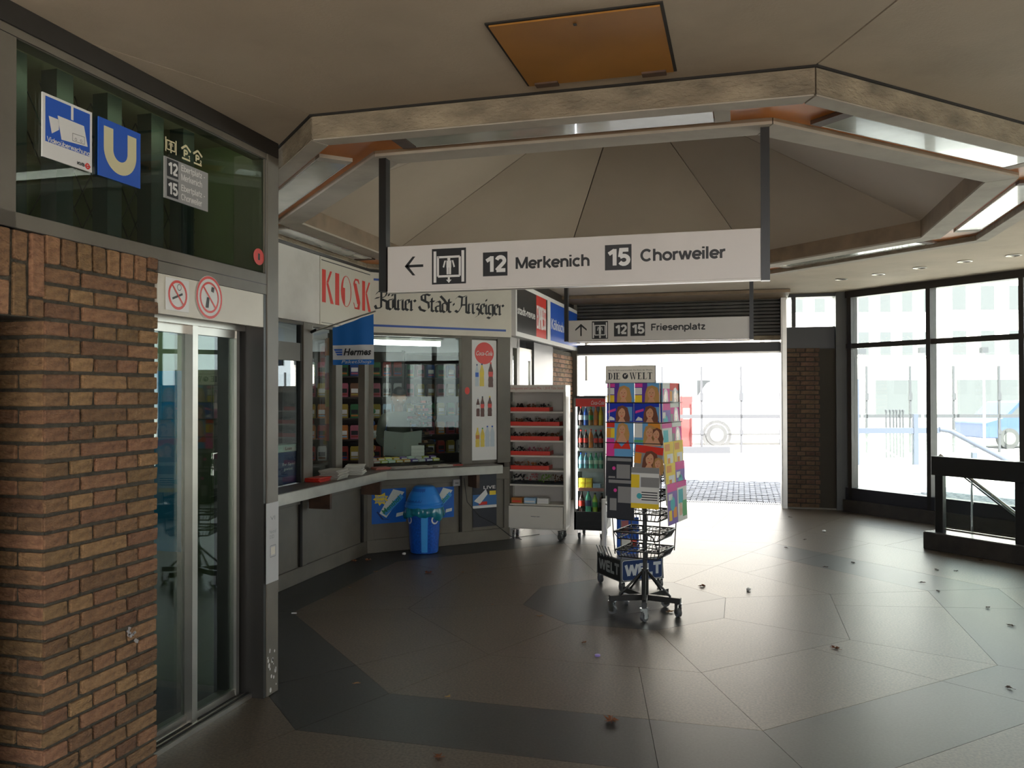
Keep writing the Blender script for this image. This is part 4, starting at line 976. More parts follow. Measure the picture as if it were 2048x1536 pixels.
m = MB(); m.rect(0, w_, h_ * .36, h_ * .41, -.0012, pwhite); m.rect(0, w_, h_ * .41, h_ * .62, -.001, mat('poster sky', (.03, .12, .3), .4)); m.rect(w_ * .25, w_ * .6, h_ * .42, h_ * .48, -.0015, red)
m.flat([(w_ * .05, h_ * .5), (w_ * .55, h_ * .72), (w_ * .62, h_ * .62), (w_ * .3, h_ * .44)], -.0016, pwhite); m.rect(w_ * .7, w_ * .97, h_ * .6, h_ * .68, -.0016, yellow); m.text('LIVE', w_ * .45, w_ * .95, h_ * .72, h_ * .78, -.0016, pwhite, .01)
m.build('print', t)
t = thing('wall_socket', 'small grey power socket under the counter', 'socket', FK2.W(FK2.X(911, 962), -.03, FK2.P(911, 966)[1] - .03), FK2.a)
MB().box(-.04, .04, 0, .03, 0, .07, grey).build('housing', t, bevel=.004); MB().lathe([(.0, 0), (.018, 0), (.02, -.004)], black).build('opening', t, (0, -.004, .035))
# flag of the parcel shop
FL = Fr(0, 6.55, 0)
pf = [(a, b) for a, b in (FL.P(665, 656), FL.P(745, 628), FL.P(747, 727), FL.P(666, 730))]
t = thing('parcel_flag', 'blue and white parcel shop flag hanging from a slanted pole', 'flag', (-3.6, 6.52, 2.03))
base_ = FK1.W(6.49, -.02, 2.10)
pole0 = Vector((-3.58, 6.53, FL.P(612, 665)[1])); o_ = Vector((-3.6, 6.52, 2.03))
tip = Vector((pf[1][0] + .03, 6.55, pf[1][1] + .025))
MB().tube([pole0 - o_, tip - o_], .007, alu).build('pole', t)
MB().box(0, .02, -.02, .045, pole0.z - .06 - 2.03, pole0.z + .06 - 2.03, alu).tube([pole0 - o_, pole0 - o_ + Vector((.05, .0, .02))], .013, black).build('bracket', t)
fb = mat('flag blue', (.004, .12, .42), .7); fw = mat('flag white', (.52, .52, .52), .7); 
m = MB()
xa, xb = pf[0][0], pf[1][0] + .01; zb = pf[3][1]
def fy(u, v): return .03 + .012 * math.sin(u * 6 + v * 2) + .006 * math.sin(u * 15)
def lerp(a, b, k): return a + (b - a) * k
za_, zb_ = pf[0][1], pf[1][1]; NU, NV = 16, 14
z1_, z2_ = (FL.P(665, 697)[1], FL.P(665, 721)[1])
def zz(u, v):  # v 0 top .. 1 bottom
    return lerp(lerp(za_, zb_, u), zb, v)
rows = []
for j in range(NV + 1):
    rows.append([(lerp(xa, xb, i / NU) + 3.6, fy(i / NU, j / NV) + .0, zz(i / NU, j / NV) - 2.03) for i in range(NU + 1)])
# bands: blue top, white middle, blue bottom at level heights
def band(z_hi, z_lo, M):
    vs, fs = [], []
    for i in range(NU + 1):
        u = i / NU; top = lerp(za_, zb_, u) if z_hi is None else z_hi; 
        for k in range(5): 
            z = lerp(top, z_lo, k / 4); vs.append((lerp(xa, xb, u) + 3.6, fy(u, (2.2 - z)), z - 2.03))
    for i in range(NU):
        for k in range(4): fs.append((i * 5 + k, i * 5 + k + 1, (i + 1) * 5 + k + 1, (i + 1) * 5 + k))
    m.add(vs, fs, M, True)
zA = FL.P(705, 690)[1]; zB = FL.P(705, 719)[1]
band(None, zA, fb); band(zA, zB, fw); band(zB, zb, fb); m.build('cloth', t)
m = MB(); yy = .008; X0 = xa + 3.6; Wf = xb - xa
for k in range(3): m.flat([(X0 + Wf * (.06 + k * .03), zA - 2.03 - .035 - k * .02), (X0 + Wf * .27, zA - 2.03 - .035 - k * .02), (X0 + Wf * .27, zA - 2.03 - .048 - k * .02), (X0 + Wf * (.085 + k * .03), zA - 2.03 - .048 - k * .02)], yy, blue)
m.text('Hermes', X0 + Wf * .30, X0 + Wf * .97, zA - 2.03 - .090, zA - 2.03 - .030, yy, ink, .03, shear=.25)
m.text('PaketShop', X0 + Wf * .25, X0 + Wf * .97, zb - 2.03 + .003, zb - 2.03 + .040, yy, fw, .0, shear=.25)
m.build('lettering', t)
# cable from the socket to the floor
q = [FK2.W(1.06, -.03, .70), FK2.W(1.08, -.06, .45), FK2.W(1.2, -.10, .30), FK2.W(1.38, -.13, .20), FK2.W(1.56, -.14, .06), FK2.W(1.7, -.13, .012), Vector((-2.38, 8.96, .008)), Vector((-2.2, 9.2, .008))]
cb = MB().tube(q, .004, black, 6).build('power_cable'); tag(cb, 'thin black cable hanging from the counter down to the floor', 'cable')
# ================================================================== bin
bb = mat('bin blue', (.008, .10, .52), .35, noise=.5, nscale=60); bl2 = mat('lid blue', (.02, .20, .62), .3); lb = mat('label blue', (.03, .30, .72), .35)
p = Vector((-3.085, 7.93, 0))
t = thing('waste_bin', 'blue swing lid waste bin with bin bag in front of the kiosk', 'bin', p, math.radians(20))
prof = [(0, .004), (.135, .004), (.14, .01), (.155, .25), (.168, .45), (.160, .45), (.13, .02)]
MB().lathe(prof, bb, n=28).build('body', t)
m = MB()
for k in range(6):
    a = math.radians(-100 + k * 4); b = math.radians(-100 + (k + 1) * 4)
    r0, r1 = .1425, .1685
    m.add([(r0 * math.cos(a), r0 * math.sin(a), .02), (r0 * math.cos(b), r0 * math.sin(b), .02), (r1 * math.cos(b), r1 * math.sin(b), .43), (r1 * math.cos(a), r1 * math.sin(a), .43)], [(0, 1, 2, 3)], lb)
for s in (-152, -48):
    for k in range(14):
        a0 = 2 * math.pi * k / 14; a1 = 2 * math.pi * (k + 1) / 14
        def q(a, r): 
            th = math.radians(s) + r * math.cos(a) / .16; z = .34 + r * math.sin(a); rr = .158 + (z - .25) * .065 + .0025; return (rr * math.cos(th), rr * math.sin(th), z)
        m.add([q(a0, .03), q(a1, .03), q(a1, .045), q(a0, .045)], [(0, 1, 2, 3)], pwhite)
m.build('label', t)
bag = mat('bin bag', (.01, .16, .22), .25, coat=.3); m = MB(); N_ = 60; vs = []
for j, (r, z) in enumerate(((.172, .475), (.19, .46), (.196, .43), (.20, .40), (.185, .375))):
    for k in range(N_):
        a = 2 * math.pi * k / N_; w_ = (.012 * math.sin(a * 9) + .008 * math.sin(a * 17 + 1)) * (j / 3); dz = -(.04 * max(0, math.sin(a * 2 + 2.6)) + .012 * math.sin(a * 7)) * (j / 4)
        vs.append(((r + w_) * math.cos(a), (r + w_) * math.sin(a), z + dz))
m.add(vs, [(j * N_ + k, j * N_ + (k + 1) % N_, (j + 1) * N_ + (k + 1) % N_, (j + 1) * N_ + k) for j in range(4) for k in range(N_)], bag, True); m.build('bin_bag', t)
m = MB(); m.lathe([(.15, .452), (.192, .455), (.194, .475), (.186, .485), (.188, .50), (.182, .505), (.15, .58), (.105, .655), (.09, .665), (0, .668)], bl2, n=32); m.build('lid', t)
# swing flap: darker inset on the sloping side
m = MB(); vs = []
for j in range(7):
    for k in range(9):
        th = math.radians(-175 + k * 9.5 * (1 if j else 1)); z = .515 + j * .022; r = .182 - (z - .505) * .50 + .002
        vs.append((r * math.cos(th + (j * .05)), r * math.sin(th + (j * .05)), z))
m.add(vs, [(j * 9 + k, j * 9 + k + 1, (j + 1) * 9 + k + 1, (j + 1) * 9 + k) for j in range(6) for k in range(8)], mat('flap blue', (.012, .10, .42), .35), True); m.build('flap', t)

# ================================================================== white bakery cabinet on castors
castm = mat('castor grey', (.10, .10, .10), .4)
def castor(parent, x, y, r=.035, top=.10, rot=0):
    m = MB(); c, s = math.cos(rot), math.sin(rot)
    w = .012
    T = Matrix.Translation((x, y, 0)) @ Matrix.Rotation(rot, 4, 'Z'); m.T = T
    m.tube([(-w, 0, r), (w, 0, r)], r, castm, 14); m.tube([(-w - .002, 0, r), (w + .002, 0, r)], r * .45, chrome, 10)
    m.box(-w - .006, -w - .003, -r * .6, r * .5, r * .7, top, chrome); m.box(w + .003, w + .006, -r * .6, r * .5, r * .7, top, chrome); m.box(-w - .008, w + .008, -r * .8, r * .8, top - .004, top, chrome)
    return m.build('castor', parent)
wc = mat('cabinet white', (.64, .59, .51), .35, dirt=.2, coat=.15); wi = mat('cabinet inside', (.50, .45, .39), .5)
rc = math.radians(1.5); cx0, cy0 = -2.49, 8.86; CW, CD, CH, C0 = .66, .30, 1.68, .12
t = thing('snack_cabinet', 'white open shelf cabinet on castors with red sweet trays', 'cabinet', (cx0, cy0, 0), rc)
m = MB(); m.box(0, .025, 0, CD, C0, CH, wc); m.box(CW - .025, CW, 0, CD, C0, CH, wc); m.box(0, CW, CD - .02, CD, C0, CH, wi); m.box(0, CW, 0, CD, CH - .02, CH, wc); m.box(0, CW, 0, CD, C0, C0 + .02, wc); m.build('body', t, bevel=.003)
MB().box(0, CW, -.012, 0, CH - .075, CH, wc).text('Fruchtgummi und Lakritz Mix, 1,20 € Tüte Stück', .03, CW - .02, CH - .055, CH - .018, -.0125, mat('red lettering', (.5, .09, .06), .5), .0).build('head_board', t, label='head board with red lettering')
zsh = [1.355, 1.205, 1.055, .905, .755, .600]
zsh = [FN.__class__(0, cy0, 0).P(1060, y)[1] for y in (823, 852, 881, 911, 940, 969)]
for z in zsh: MB().box(.025, CW - .025, .004, CD - .02, z - .018, z, wc).build('shelf_board', t)
MB().box(.02, CW - .02, -.004, CD - .02, .375, .39, wc).build('shelf_board', t)
dr = MB().box(.03, CW - .03, -.018, .0, C0 + .012, .368, wc).build('drawer', t, bevel=.002)
MB().tube([(CW / 2 - .05, -.018, .26), (CW / 2 - .045, -.04, .262), (CW / 2 + .045, -.04, .262), (CW / 2 + .05, -.018, .26)], .004, chrome, 6).build('handle', dr)
for s, y in ((.07, .05), (CW - .07, .05), (.07, CD - .05), (CW - .07, CD - .05)): castor(t, s, y, rot=.5 * s * 3)
trm = mat('tray red', (.62, .03, .012), .4)
cw = lambda x, y, z: Vector((cx0 + x * math.cos(rc) - y * math.sin(rc), cy0 + x * math.sin(rc) + y * math.cos(rc), z))
ords = ['top', 'second', 'third', 'fourth', 'fifth', 'lowest']
for i, z in enumerate(zsh):
    wd = [.435, .545, .545, .44, .43, .60][i]; nn = 3 if wd < .5 else 4
    isr = i < 5
    tr = thing('sweet_tray', ('red' if isr else 'dark') + ' compartment tray of loose sweets on the ' + ords[i] + ' shelf of the white cabinet', 'tray', cw(.045, .012, z + .001), rc, 'sweet trays in the white cabinet')
    m = MB(); M_ = trm if isr else black; hh = .045 if isr else .012
    m.box(0, wd, 0, .006, 0, hh, M_); m.box(0, wd, .20, .206, 0, .02, M_); m.box(0, .006, 0, .2, 0, hh, M_); m.box(wd - .006, wd, 0, .2, 0, hh, M_); m.box(0, wd, 0, .2, 0, .006, M_); m.build('tray', tr, bevel=.002)
    m = MB()
    for k in range(nn + 1): m.box(k * (wd - .01) / nn + .003, k * (wd - .01) / nn + .006, .012, .2, .006, .105, clearp)
    m.build('divider', tr)
    for k in range(nn):
        cl = ([wood_d, mat('brown goods', 0, 0), mat('dark sweets', (.03, .02, .02), .4), mat('dull sweets', (.2, .1, .06), .4)][(k + i) % 4]) if i < 3 else ([black, mat('pink goods', 0, 0), mat('rose sweets', (.45, .14, .14), .4)][k % 3] if i == 3 else ([mat('dull sweets', 0, 0), mat('orange sweets', (.45, .16, .04), .4), wood_d][k % 3] if i == 4 else [black, mat('rose sweets', 0, 0), mat('lime sweets', (.18, .36, .05), .4), mat('brown goods', 0, 0)][k % 4]))
        m = MB(); random.seed(i * 10 + k)
        for j in range(22):
            x = k * (wd - .01) / nn + .02 + random.random() * (wd / nn - .035); y = .02 + random.random() * .15; zz_ = .01 + random.random() * (.05 if i < 5 else .07) + (.02 if i < 5 else .02); r = .011
            m.add([(x - r, y, zz_), (x, y - r, zz_), (x + r, y, zz_), (x, y + r, zz_), (x, y, zz_ + r), (x, y, zz_ - r)], [(0, 1, 4), (1, 2, 4), (2, 3, 4), (3, 0, 4), (1, 0, 5), (2, 1, 5), (3, 2, 5), (0, 3, 5)], cl)
        m.build('loose_sweet', tr, kind='stuff')
for i, (x, M_, w_, lb_) in enumerate(((.05, mat('orange goods', 0, 0), .12, 'orange and red carton left on the lower shelf of the white cabinet'), (.19, mat('pale blue goods', 0, 0), .13, 'pale blue carton in the middle of the lower cabinet shelf'), (.335, white, .13, 'white carton right on the lower cabinet shelf'))):
    b = thing('small_carton', lb_, 'box', cw(x, .03, .391), rc); MB().box(0, w_, 0, .1, 0, .06, M_).build('box', b, bevel=.003); MB().rect(.01, w_ - .01, .012, .03, -.001, pwhite if i else red).build('label', b)

# ================================================================== drinks cooler
fx, fy_ = -1.775, 9.06; FW_, FD_, F0_, F1 = .345, .38, .10, 1.56
t = thing('drinks_cooler', 'slim glass door drinks cooler with red header beside the white cabinet', 'cooler', (fx, fy_, 0), math.radians(0))
grf = mat('cooler grey', (.16, .155, .14), .4); inn = mat('cooler inside', (.35, .42, .42), .4)
m = MB(); m.box(0, .022, 0, FD_, F0_, F1, grf); m.box(FW_ - .02, FW_, 0, FD_, F0_, F1, grf); m.box(0, FW_, FD_ - .02, FD_, F0_, F1, inn); m.box(0, FW_, 0, FD_, F1 - .025, F1, black); m.box(0, FW_, 0, FD_, F0_, .30, black); m.build('body', t, bevel=.002)
MB().box(.022, FW_, -.006, .0, F1 - .115, F1 - .028, red).text('Coca-Cola', .19, FW_ - .01, F1 - .095, F1 - .05, -.0065, pwhite, .01, shear=.35).build('header', t, label='red header with white script')
m = MB(); 
for i in range(5): m.box(.06, FW_ - .04, -.004, 0, .13 + i * .018, .137 + i * .018, blackm)
m.build('grille', t)
MB().box(.022, .026, .01, .02, .33, F1 - .12, mat('cooler led', (.92, .97, 1), .5, emit=4)).box(.022, .036, -.003, .004, .33, F1 - .12, mat('cooler led', 0, 0)).build('led_strip', t)
MB().box(.036, FW_ - .01, -.002, .002, .31, F1 - .12, clearp).build('glass_door', t)
fr_ = Fr(0, fy_, 0); zf = [fr_.P(1180, y)[1] for y in (852, 897, 938, 977, 1027)]
for i, z in enumerate(zf):
    MB().box(.03, FW_ - .02, .01, FD_ - .03, z - .012, z, mat('cooler shelf', (.5, .55, .55), .4)).build('shelf_board', t)
    MB().box(.036, FW_ - .02, .004, .012, z - .03, z + .006, [mat('price strip', (.42, .46, .46), .5), pwhite, mat('price strip', 0, 0), mat('pink strip', (.5, .25, .22), .5), mat('pink strip', 0, 0)][i]).build('price_rail', t, label='price rail')
for s, y in ((.05, .05), (FW_ - .05, .05), (.05, FD_ - .05), (FW_ - .05, FD_ - .05)): castor(t, s, y, .03, .10)
def bottle(body, lab, cap, h, r):
    m = MB(); m.lathe([(0, 0), (r * .9, 0), (r, .01), (r * .92, h * .2), (r, h * .3)], body, n=12); m.lathe([(r * 1.01, h * .3), (r * .96, h * .42), (r * 1.01, h * .55)], lab, n=12)
    m.lathe([(r, h * .55), (r * .9, h * .68), (r * .36, h * .85), (r * .34, h * .93)], body, n=12); m.lathe([(r * .4, h * .92), (r * .4, h), (0, h)], cap, n=12)
    return m
BK = {}
def put_bottle(key, spec, x, y, z, label, group):
    if key not in BK: o = bottle(*spec).build('bottle'); BK[key] = o.data; o.location = (fx + x, fy_ + y, z)
    else: o = put('bottle', BK[key], None, (fx + x, fy_ + y, z))
    tag(o, label, 'bottle', group)
cola = mat('cola', (.03, .008, .005), .15, coat=.5); wat = mat('blue water', (.10, .30, .36), .15, coat=.4); grn = mat('green water', (.06, .33, .22), .15, coat=.4)
spec1 = [('pepper', (cola, pwhite, red, .21, .026)), ('bluecan', (blue, mat('pale blue goods', 0, 0), pwhite, .21, .026)), ('tea', (mat('tea', (.3, .16, .04), .2), green, green, .21, .026)), ('orangeade', (mat('orange drink', (.62, .2, .03), .2), mat('orange goods', 0, 0), red, .21, .026)), ('lemon', (yellow, mat('yel label', (.75, .7, .05), .4), yellow, .21, .026))]
nms = ['dark bottle with white label', 'blue bottle', 'amber bottle with green label', 'orange bottle', 'yellow bottle']
for i in range(5): put_bottle(spec1[i][0], spec1[i][1], .068 + i * .055, .05, zf[0] + .001, nms[i] + ' on the top cooler shelf', None)
for i in range(5):
    if i == 2: put_bottle('orangeade', spec1[3][1], .068 + i * .055, .05, zf[1] + .001, 'amber bottle between the cola bottles on the second cooler shelf', None)
    else: put_bottle('cola', (cola, red, red, .20, .026), .068 + i * .055, .05, zf[1] + .001, ('leftmost', 'second', '', 'fourth', 'rightmost')[i] + ' cola bottle with red label on the second cooler shelf', 'cola bottles in the cooler')
for i in range(5): put_bottle('w' if i < 2 else 'g', ((wat, mat('pale blue goods', 0, 0), blue, .17, .026) if i < 2 else (grn, mat('mint', (.4, .65, .5), .4), green, .17, .026)), .068 + i * .055, .05, zf[2] + .001, ('blue' if i < 2 else 'green') + ' water bottle, %s from left on the third cooler shelf' % ('first', 'second', 'third', 'fourth', 'fifth')[i], ('blue' if i < 2 else 'green') + ' water bottles in the cooler')
for i in range(4):
    b = MB(); b.box(-.036, .036, 0, .06, 0, .052, yellow); b.rect(-.028, .028, .015, .038, -.0006, mat('yel label', 0, 0)); o = b.build('drink_carton', None, (fx + .08 + (i % 2) * .076, fy_ + .03, zf[3] + .001 + (i // 2) * .0535), bevel=.003)
    tag(o, ('lower left', 'lower right', 'upper left', 'upper right')[i] + ' yellow drink carton on the fourth cooler shelf', 'carton', 'yellow cartons in the cooler')
o = MB().box(-.04, .04, 0, .06, 0, .05, mat('pale blue goods', 0, 0)).build('drink_carton', None, (fx + .245, fy_ + .03, zf[3] + .001), bevel=.003); tag(o, 'pale blue drink carton right of the yellow ones in the cooler', 'carton')
for i, (k, sp, nm) in enumerate((('bigcola', (cola, red, ink, .24, .034), 'big cola bottle with red label on the bottom cooler shelf'), ('bigsp', (mat('clear green drink', (.08, .38, .25), .15), dblue, blue, .25, .034), 'big blue and green bottle on the bottom cooler shelf'), ('biglime', (mat('lime drink', (.3, .45, .05), .2), green, ink, .22, .03), 'lime green bottle on the bottom cooler shelf'), ('bigdark', (cola, ink, ink, .22, .03), 'dark bottle at the right end of the bottom cooler shelf'))):
    put_bottle(k, sp, .075 + i * .073, .05, zf[4] + .001, nm, None)

# ================================================================== newspaper cart behind the rack
kc_ = onfloor(1242, 1165, .075); kx, ky = kc_.x, kc_.y
cr2 = math.radians(38.7); CWd, CDp = .40, .39
t = thing('newspaper_cart', 'low newspaper cart with blue and black name boards on castors', 'cart', (kx, ky, 0), cr2)
cg = mat('cart grey', (.16, .165, .16), .4)
m = MB(); z0, z1 = .075, .255
m.box(0, CWd, 0, .012, z0, z1, cg); m.box(0, CWd, CDp - .012, CDp, z0, z1, cg); m.box(0, .012, 0, CDp, z0, z1, cg); m.box(CWd - .012, CWd, 0, CDp, z0, z1, cg); m.box(0, CWd, 0, CDp, z1 - .012, z1, cg); m.build('body', t, bevel=.004)
wb_ = mat('board blue', (.012, .038, .14), .4); wl = mat('board letter', (.62, .64, .66), .4)
def rrect(m, x0, x1, z0, z1, r, y, M, sx=None):
    pts = []
    for cx, cz, a0 in ((x1 - r, z1 - r, 0), (x0 + r, z1 - r, 90), (x0 + r, z0 + r, 180), (x1 - r, z0 + r, 270)):
        for k in range(5): a = math.radians(a0 + k * 22.5); pts.append((cx + r * math.cos(a), cz + r * math.sin(a)))
    return m.flat(pts, y, M)
m = MB(); rrect(m, .01, CWd - .01, z0 + .008, z1 - .008, .02, -.002, pwhite); rrect(m, .014, CWd - .014, z0 + .012, z1 - .012, .018, -.003, wb_); hv(m, 'WELT', .04, CWd - .03, z0 + .045, z1 - .045, -.004, wl, .24); m.build('name_board', t, label='blue board with white lettering')
m = MB(); m.T = Matrix.Rotation(-math.pi / 2, 4, 'Z') @ Matrix.Translation((-CDp, 0, 0)); m.rect(.01, CDp - .01, z0 + .008, z1 - .008, -.002, black); hv(m, 'WELT', .04, CDp - .03, z0 + .05, z1 - .045, -.003, mat('grey letter', (.22, .23, .22), .5), .22); m.build('name_board', t, label='black board with grey lettering')
for x, y in ((.02, .02), (CWd - .02, .02), (.02, CDp - .02), (CWd - .02, CDp - .02)): castor(t, x, y, .032, .078)
m = MB(); 
m.tube([(.02, .03, z1), (.02, .03, .62), (.06, CDp - .04, .66)], .006, cg, 6); m.tube([(CWd - .02, .03, z1), (CWd - .06, .06, .40), (CWd - .08, CDp - .04, .45)], .006, blackm, 6)
m.tube([(.05, CDp - .03, z1), (.05, CDp - .03, .70)], .02, whiteg, 8)
for k in range(5): m.tube([(-.02 - .01 * k, .10 + k * .03, z1 + .0), (-.05 - .01 * k, .12 + k * .03, z1 + .09)], .004, blackm, 5)
m.build('wire_frame', t)
ca = lambda x, y, z: Vector((kx + x * math.cos(cr2) - y * math.sin(cr2), ky + x * math.sin(cr2) + y * math.cos(cr2), z))
t = thing('newspaper', 'pink and blue newspaper standing on the cart behind the rack pole', 'newspaper', ca(.08, .18, z1 + .002), cr2)
MB().box(0, .20, 0, .02, 0, .30, blue).build('pages', t); m = MB(); m.rect(.03, .10, .17, .28, -.001, mat('rose sweets', 0, 0)); m.rect(.03, .12, .04, .13, -.001, pwhite); m.rect(.12, .18, .06, .12, -.001, red); m.build('print', t)

# ================================================================== magazine rack
rx, ry = -.685, 6.16; RA = math.radians(-14.4)
t = rk = thing('magazine_rack', 'tall black wire magazine rack on a five legged wheeled base', 'rack', (rx, ry, 0), RA)
gm_ = mat('rack grey', (.035, .034, .032), .4, .3)
m = MB().tube([(0, 0, .09), (0, 0, 1.70)], .016, gm_, 12).tube([(0, 0, .09), (0, 0, .32)], .026, gm_, 12); m.build('pole', t)
for k in range(5):
    a = math.radians(-90 + 14.4 + 5 + 72 * k); c, s = math.cos(a), math.sin(a); Lg = .265
    lg = MB(); lg.T = Matrix.Rotation(a, 4, 'Z'); lg.box(0, Lg, -.018, .018, .095, .135, gm_); lg.tube([(.02, 0, .30), (Lg * .72, 0, .135)], .009, gm_, 6); l_ = lg.build('leg', t, bevel=.002)
    castor(l_, (Lg - .02) * c, (Lg - .02) * s, .033, .096, rot=a + .9)
def hw(z): return .20 if z > 1.1 else (.20 - (1.1 - z) * .055)
def loop(m, h, z, r=.004): m.tube([(-h, -h, z), (h, -h, z), (h, h, z), (-h, h, z)], r, blackm, 6, closed=True)
tiers = [.47, .60, .74, .88, 1.02, 1.155, 1.24, 1.385, 1.525]
for i, z in enumerate(tiers):
    m = MB(); h = hw(z)
    if z < 1.1:
        loop(m, h, z, .006); loop(m, h * .86, z - .05, .005); 
        n = 12
        for s in range(4):
            T = Matrix.Rotation(s * math.pi / 2, 4, 'Z'); m.T = T
            for k in range(n + 1):
                x = -h + 2 * h * k / n; m.tube([(x * .86, -h * .86, z - .05), (x, -h, z)], .003, blackm, 4, cap=False)
                if k % 2 == 0: m.tube([(x, -h, z), (x * .8, -h * .45, z - .0)], .003, blackm, 4, cap=False)
        m.T = Matrix.Identity(4)
    else: loop(m, h + .012, z, .0035); loop(m, h * .6, z + .02, .0035)
    m.tube([(-h, 0, z), (h, 0, z)], .004, blackm, 6); m.tube([(0, -h, z), (0, h, z)], .004, blackm, 6)
    m.build('wire_basket', t)
m = MB()
for sx in (-1, 1):
    for sy in (-1, 1): m.tube([(sx * .165, sy * .165, .44), (sx * .20, sy * .20, 1.1), (sx * .195, sy * .195, 1.66)], .004, blackm, 6)
m.build('corner_wire', t)
MB().tube([(0, -.06, 1.64), (0, -.06, 1.68)], .008, blackm).build('sign_post', t)
FRK = Fr(rx + .1 * math.sin(RA), ry - .1 * math.cos(RA), math.degrees(RA)); sa = FRK.P(1211, 767); sb = FRK.P(1311, 730)
t2 = thing('rack_sign', 'cream newspaper title sign on top of the magazine rack', 'sign', FRK.W(sa[0], 0, sa[1]), FRK.a)
w_, h_ = sb[0] - sa[0], sb[1] - sa[1]
MB().box(0, w_, 0, .012, 0, h_, blackm).build('frame', t2, bevel=.002); MB().box(.004, w_ - .004, -.002, 0, .004, h_ - .004, cream).build('board', t2)
m = MB(); m.text('Was die Welt zusammenhält. Das Beste der Woche.', .02, w_ - .02, h_ * .70, h_ * .78, -.0028, ink)
def serif(m, s, x0, x1, z0, z1, y, M):   # simple roman capitals
    Gs = {'D': [('s', 0), ('b',)], 'I': [('s', .0)], 'E': [], 'W': [], 'L': [], 'T': []}
    n = len(s); st = (x1 - x0) / sum({'I': .5, 'W': 1.5}.get(c, 1) for c in s); x = x0; H = z1 - z0
    for c in s:
        w = st * {'I': .5, 'W': 1.5}.get(c, 1) * .86; th = .26 * st; tn = .07 * H
        V = lambda a, b: m.rect(x + a * w, x + a * w + b, z0, z1, y, M)
        Hh = lambda a, b, zc, t_=tn: m.rect(x + a * w, x + b * w, z0 + zc * H - (t_ if zc > .9 else 0), z0 + zc * H + (0 if zc > .9 else t_), y, M)
        if c in 'DIEL': V(.12 if c != 'I' else .25, th); Hh(-.02 if c != 'I' else 0, .55 if c != 'I' else 1, 0); Hh(-.02 if c != 'I' else 0, .55 if c != 'I' else 1, 1)
        if c == 'D':
            for k in range(8):
                a0 = -math.pi / 2 + math.pi * k / 8; a1 = a0 + math.pi / 8
                f = lambda a, r, q: (x + w * .45 + (w * .5 * r) * math.cos(a), z0 + H / 2 + H / 2 * q * math.sin(a))
                m.flat([f(a0, 1, 1), f(a1, 1, 1), f(a1, .55, .88), f(a0, .55, .88)], y, M)
        if c in 'EL': Hh(.1, .95, 0); m.rect(x + .88 * w, x + .95 * w, z0, z0 + .25 * H, y, M)
        if c == 'E': Hh(.1, .9, 1); Hh(.2, .7, .48); m.rect(x + .84 * w, x + .9 * w, z1 - .22 * H, z1, y, M)
        if c == 'T': V(.36, th); Hh(-.02, 1.02, 1); Hh(.2, .8, 0); m.rect(x, x + .06 * w, z1 - .22 * H, z1, y, M); m.rect(x + .94 * w, x + w, z1 - .22 * H, z1, y, M)
        if c == 'W':
            for k, (a, b, wd) in enumerate(((.06, .3, .15), (.52, .3, .05), (.46, .72, .15), (.94, .72, .05))): m.line([(x + a * w, z1), (x + b * w, z0)], wd * w, y, M)
            Hh(-.04, .24, 1); Hh(.36, .6, 1); Hh(.82, 1.04, 1)
        x += st * {'I': .5, 'W': 1.5}.get(c, 1)
serif(m, 'DIE', w_ * .06, w_ * .32, h_ * .22, h_ * .60, -.0028, ink); serif(m, 'WELT', w_ * .50, w_ * .95, h_ * .22, h_ * .60, -.0028, ink)
m.disc(w_ * .405, h_ * .41, h_ * .17, -.0028, ink, 24); m.flat([(w_ * .39, h_ * .5), (w_ * .42, h_ * .46), (w_ * .40, h_ * .34), (w_ * .385, h_ * .4)], -.0034, cream); m.disc(w_ * .43, h_ * .5, h_ * .035, -.0034, cream, 8); m.build('lettering', t2)

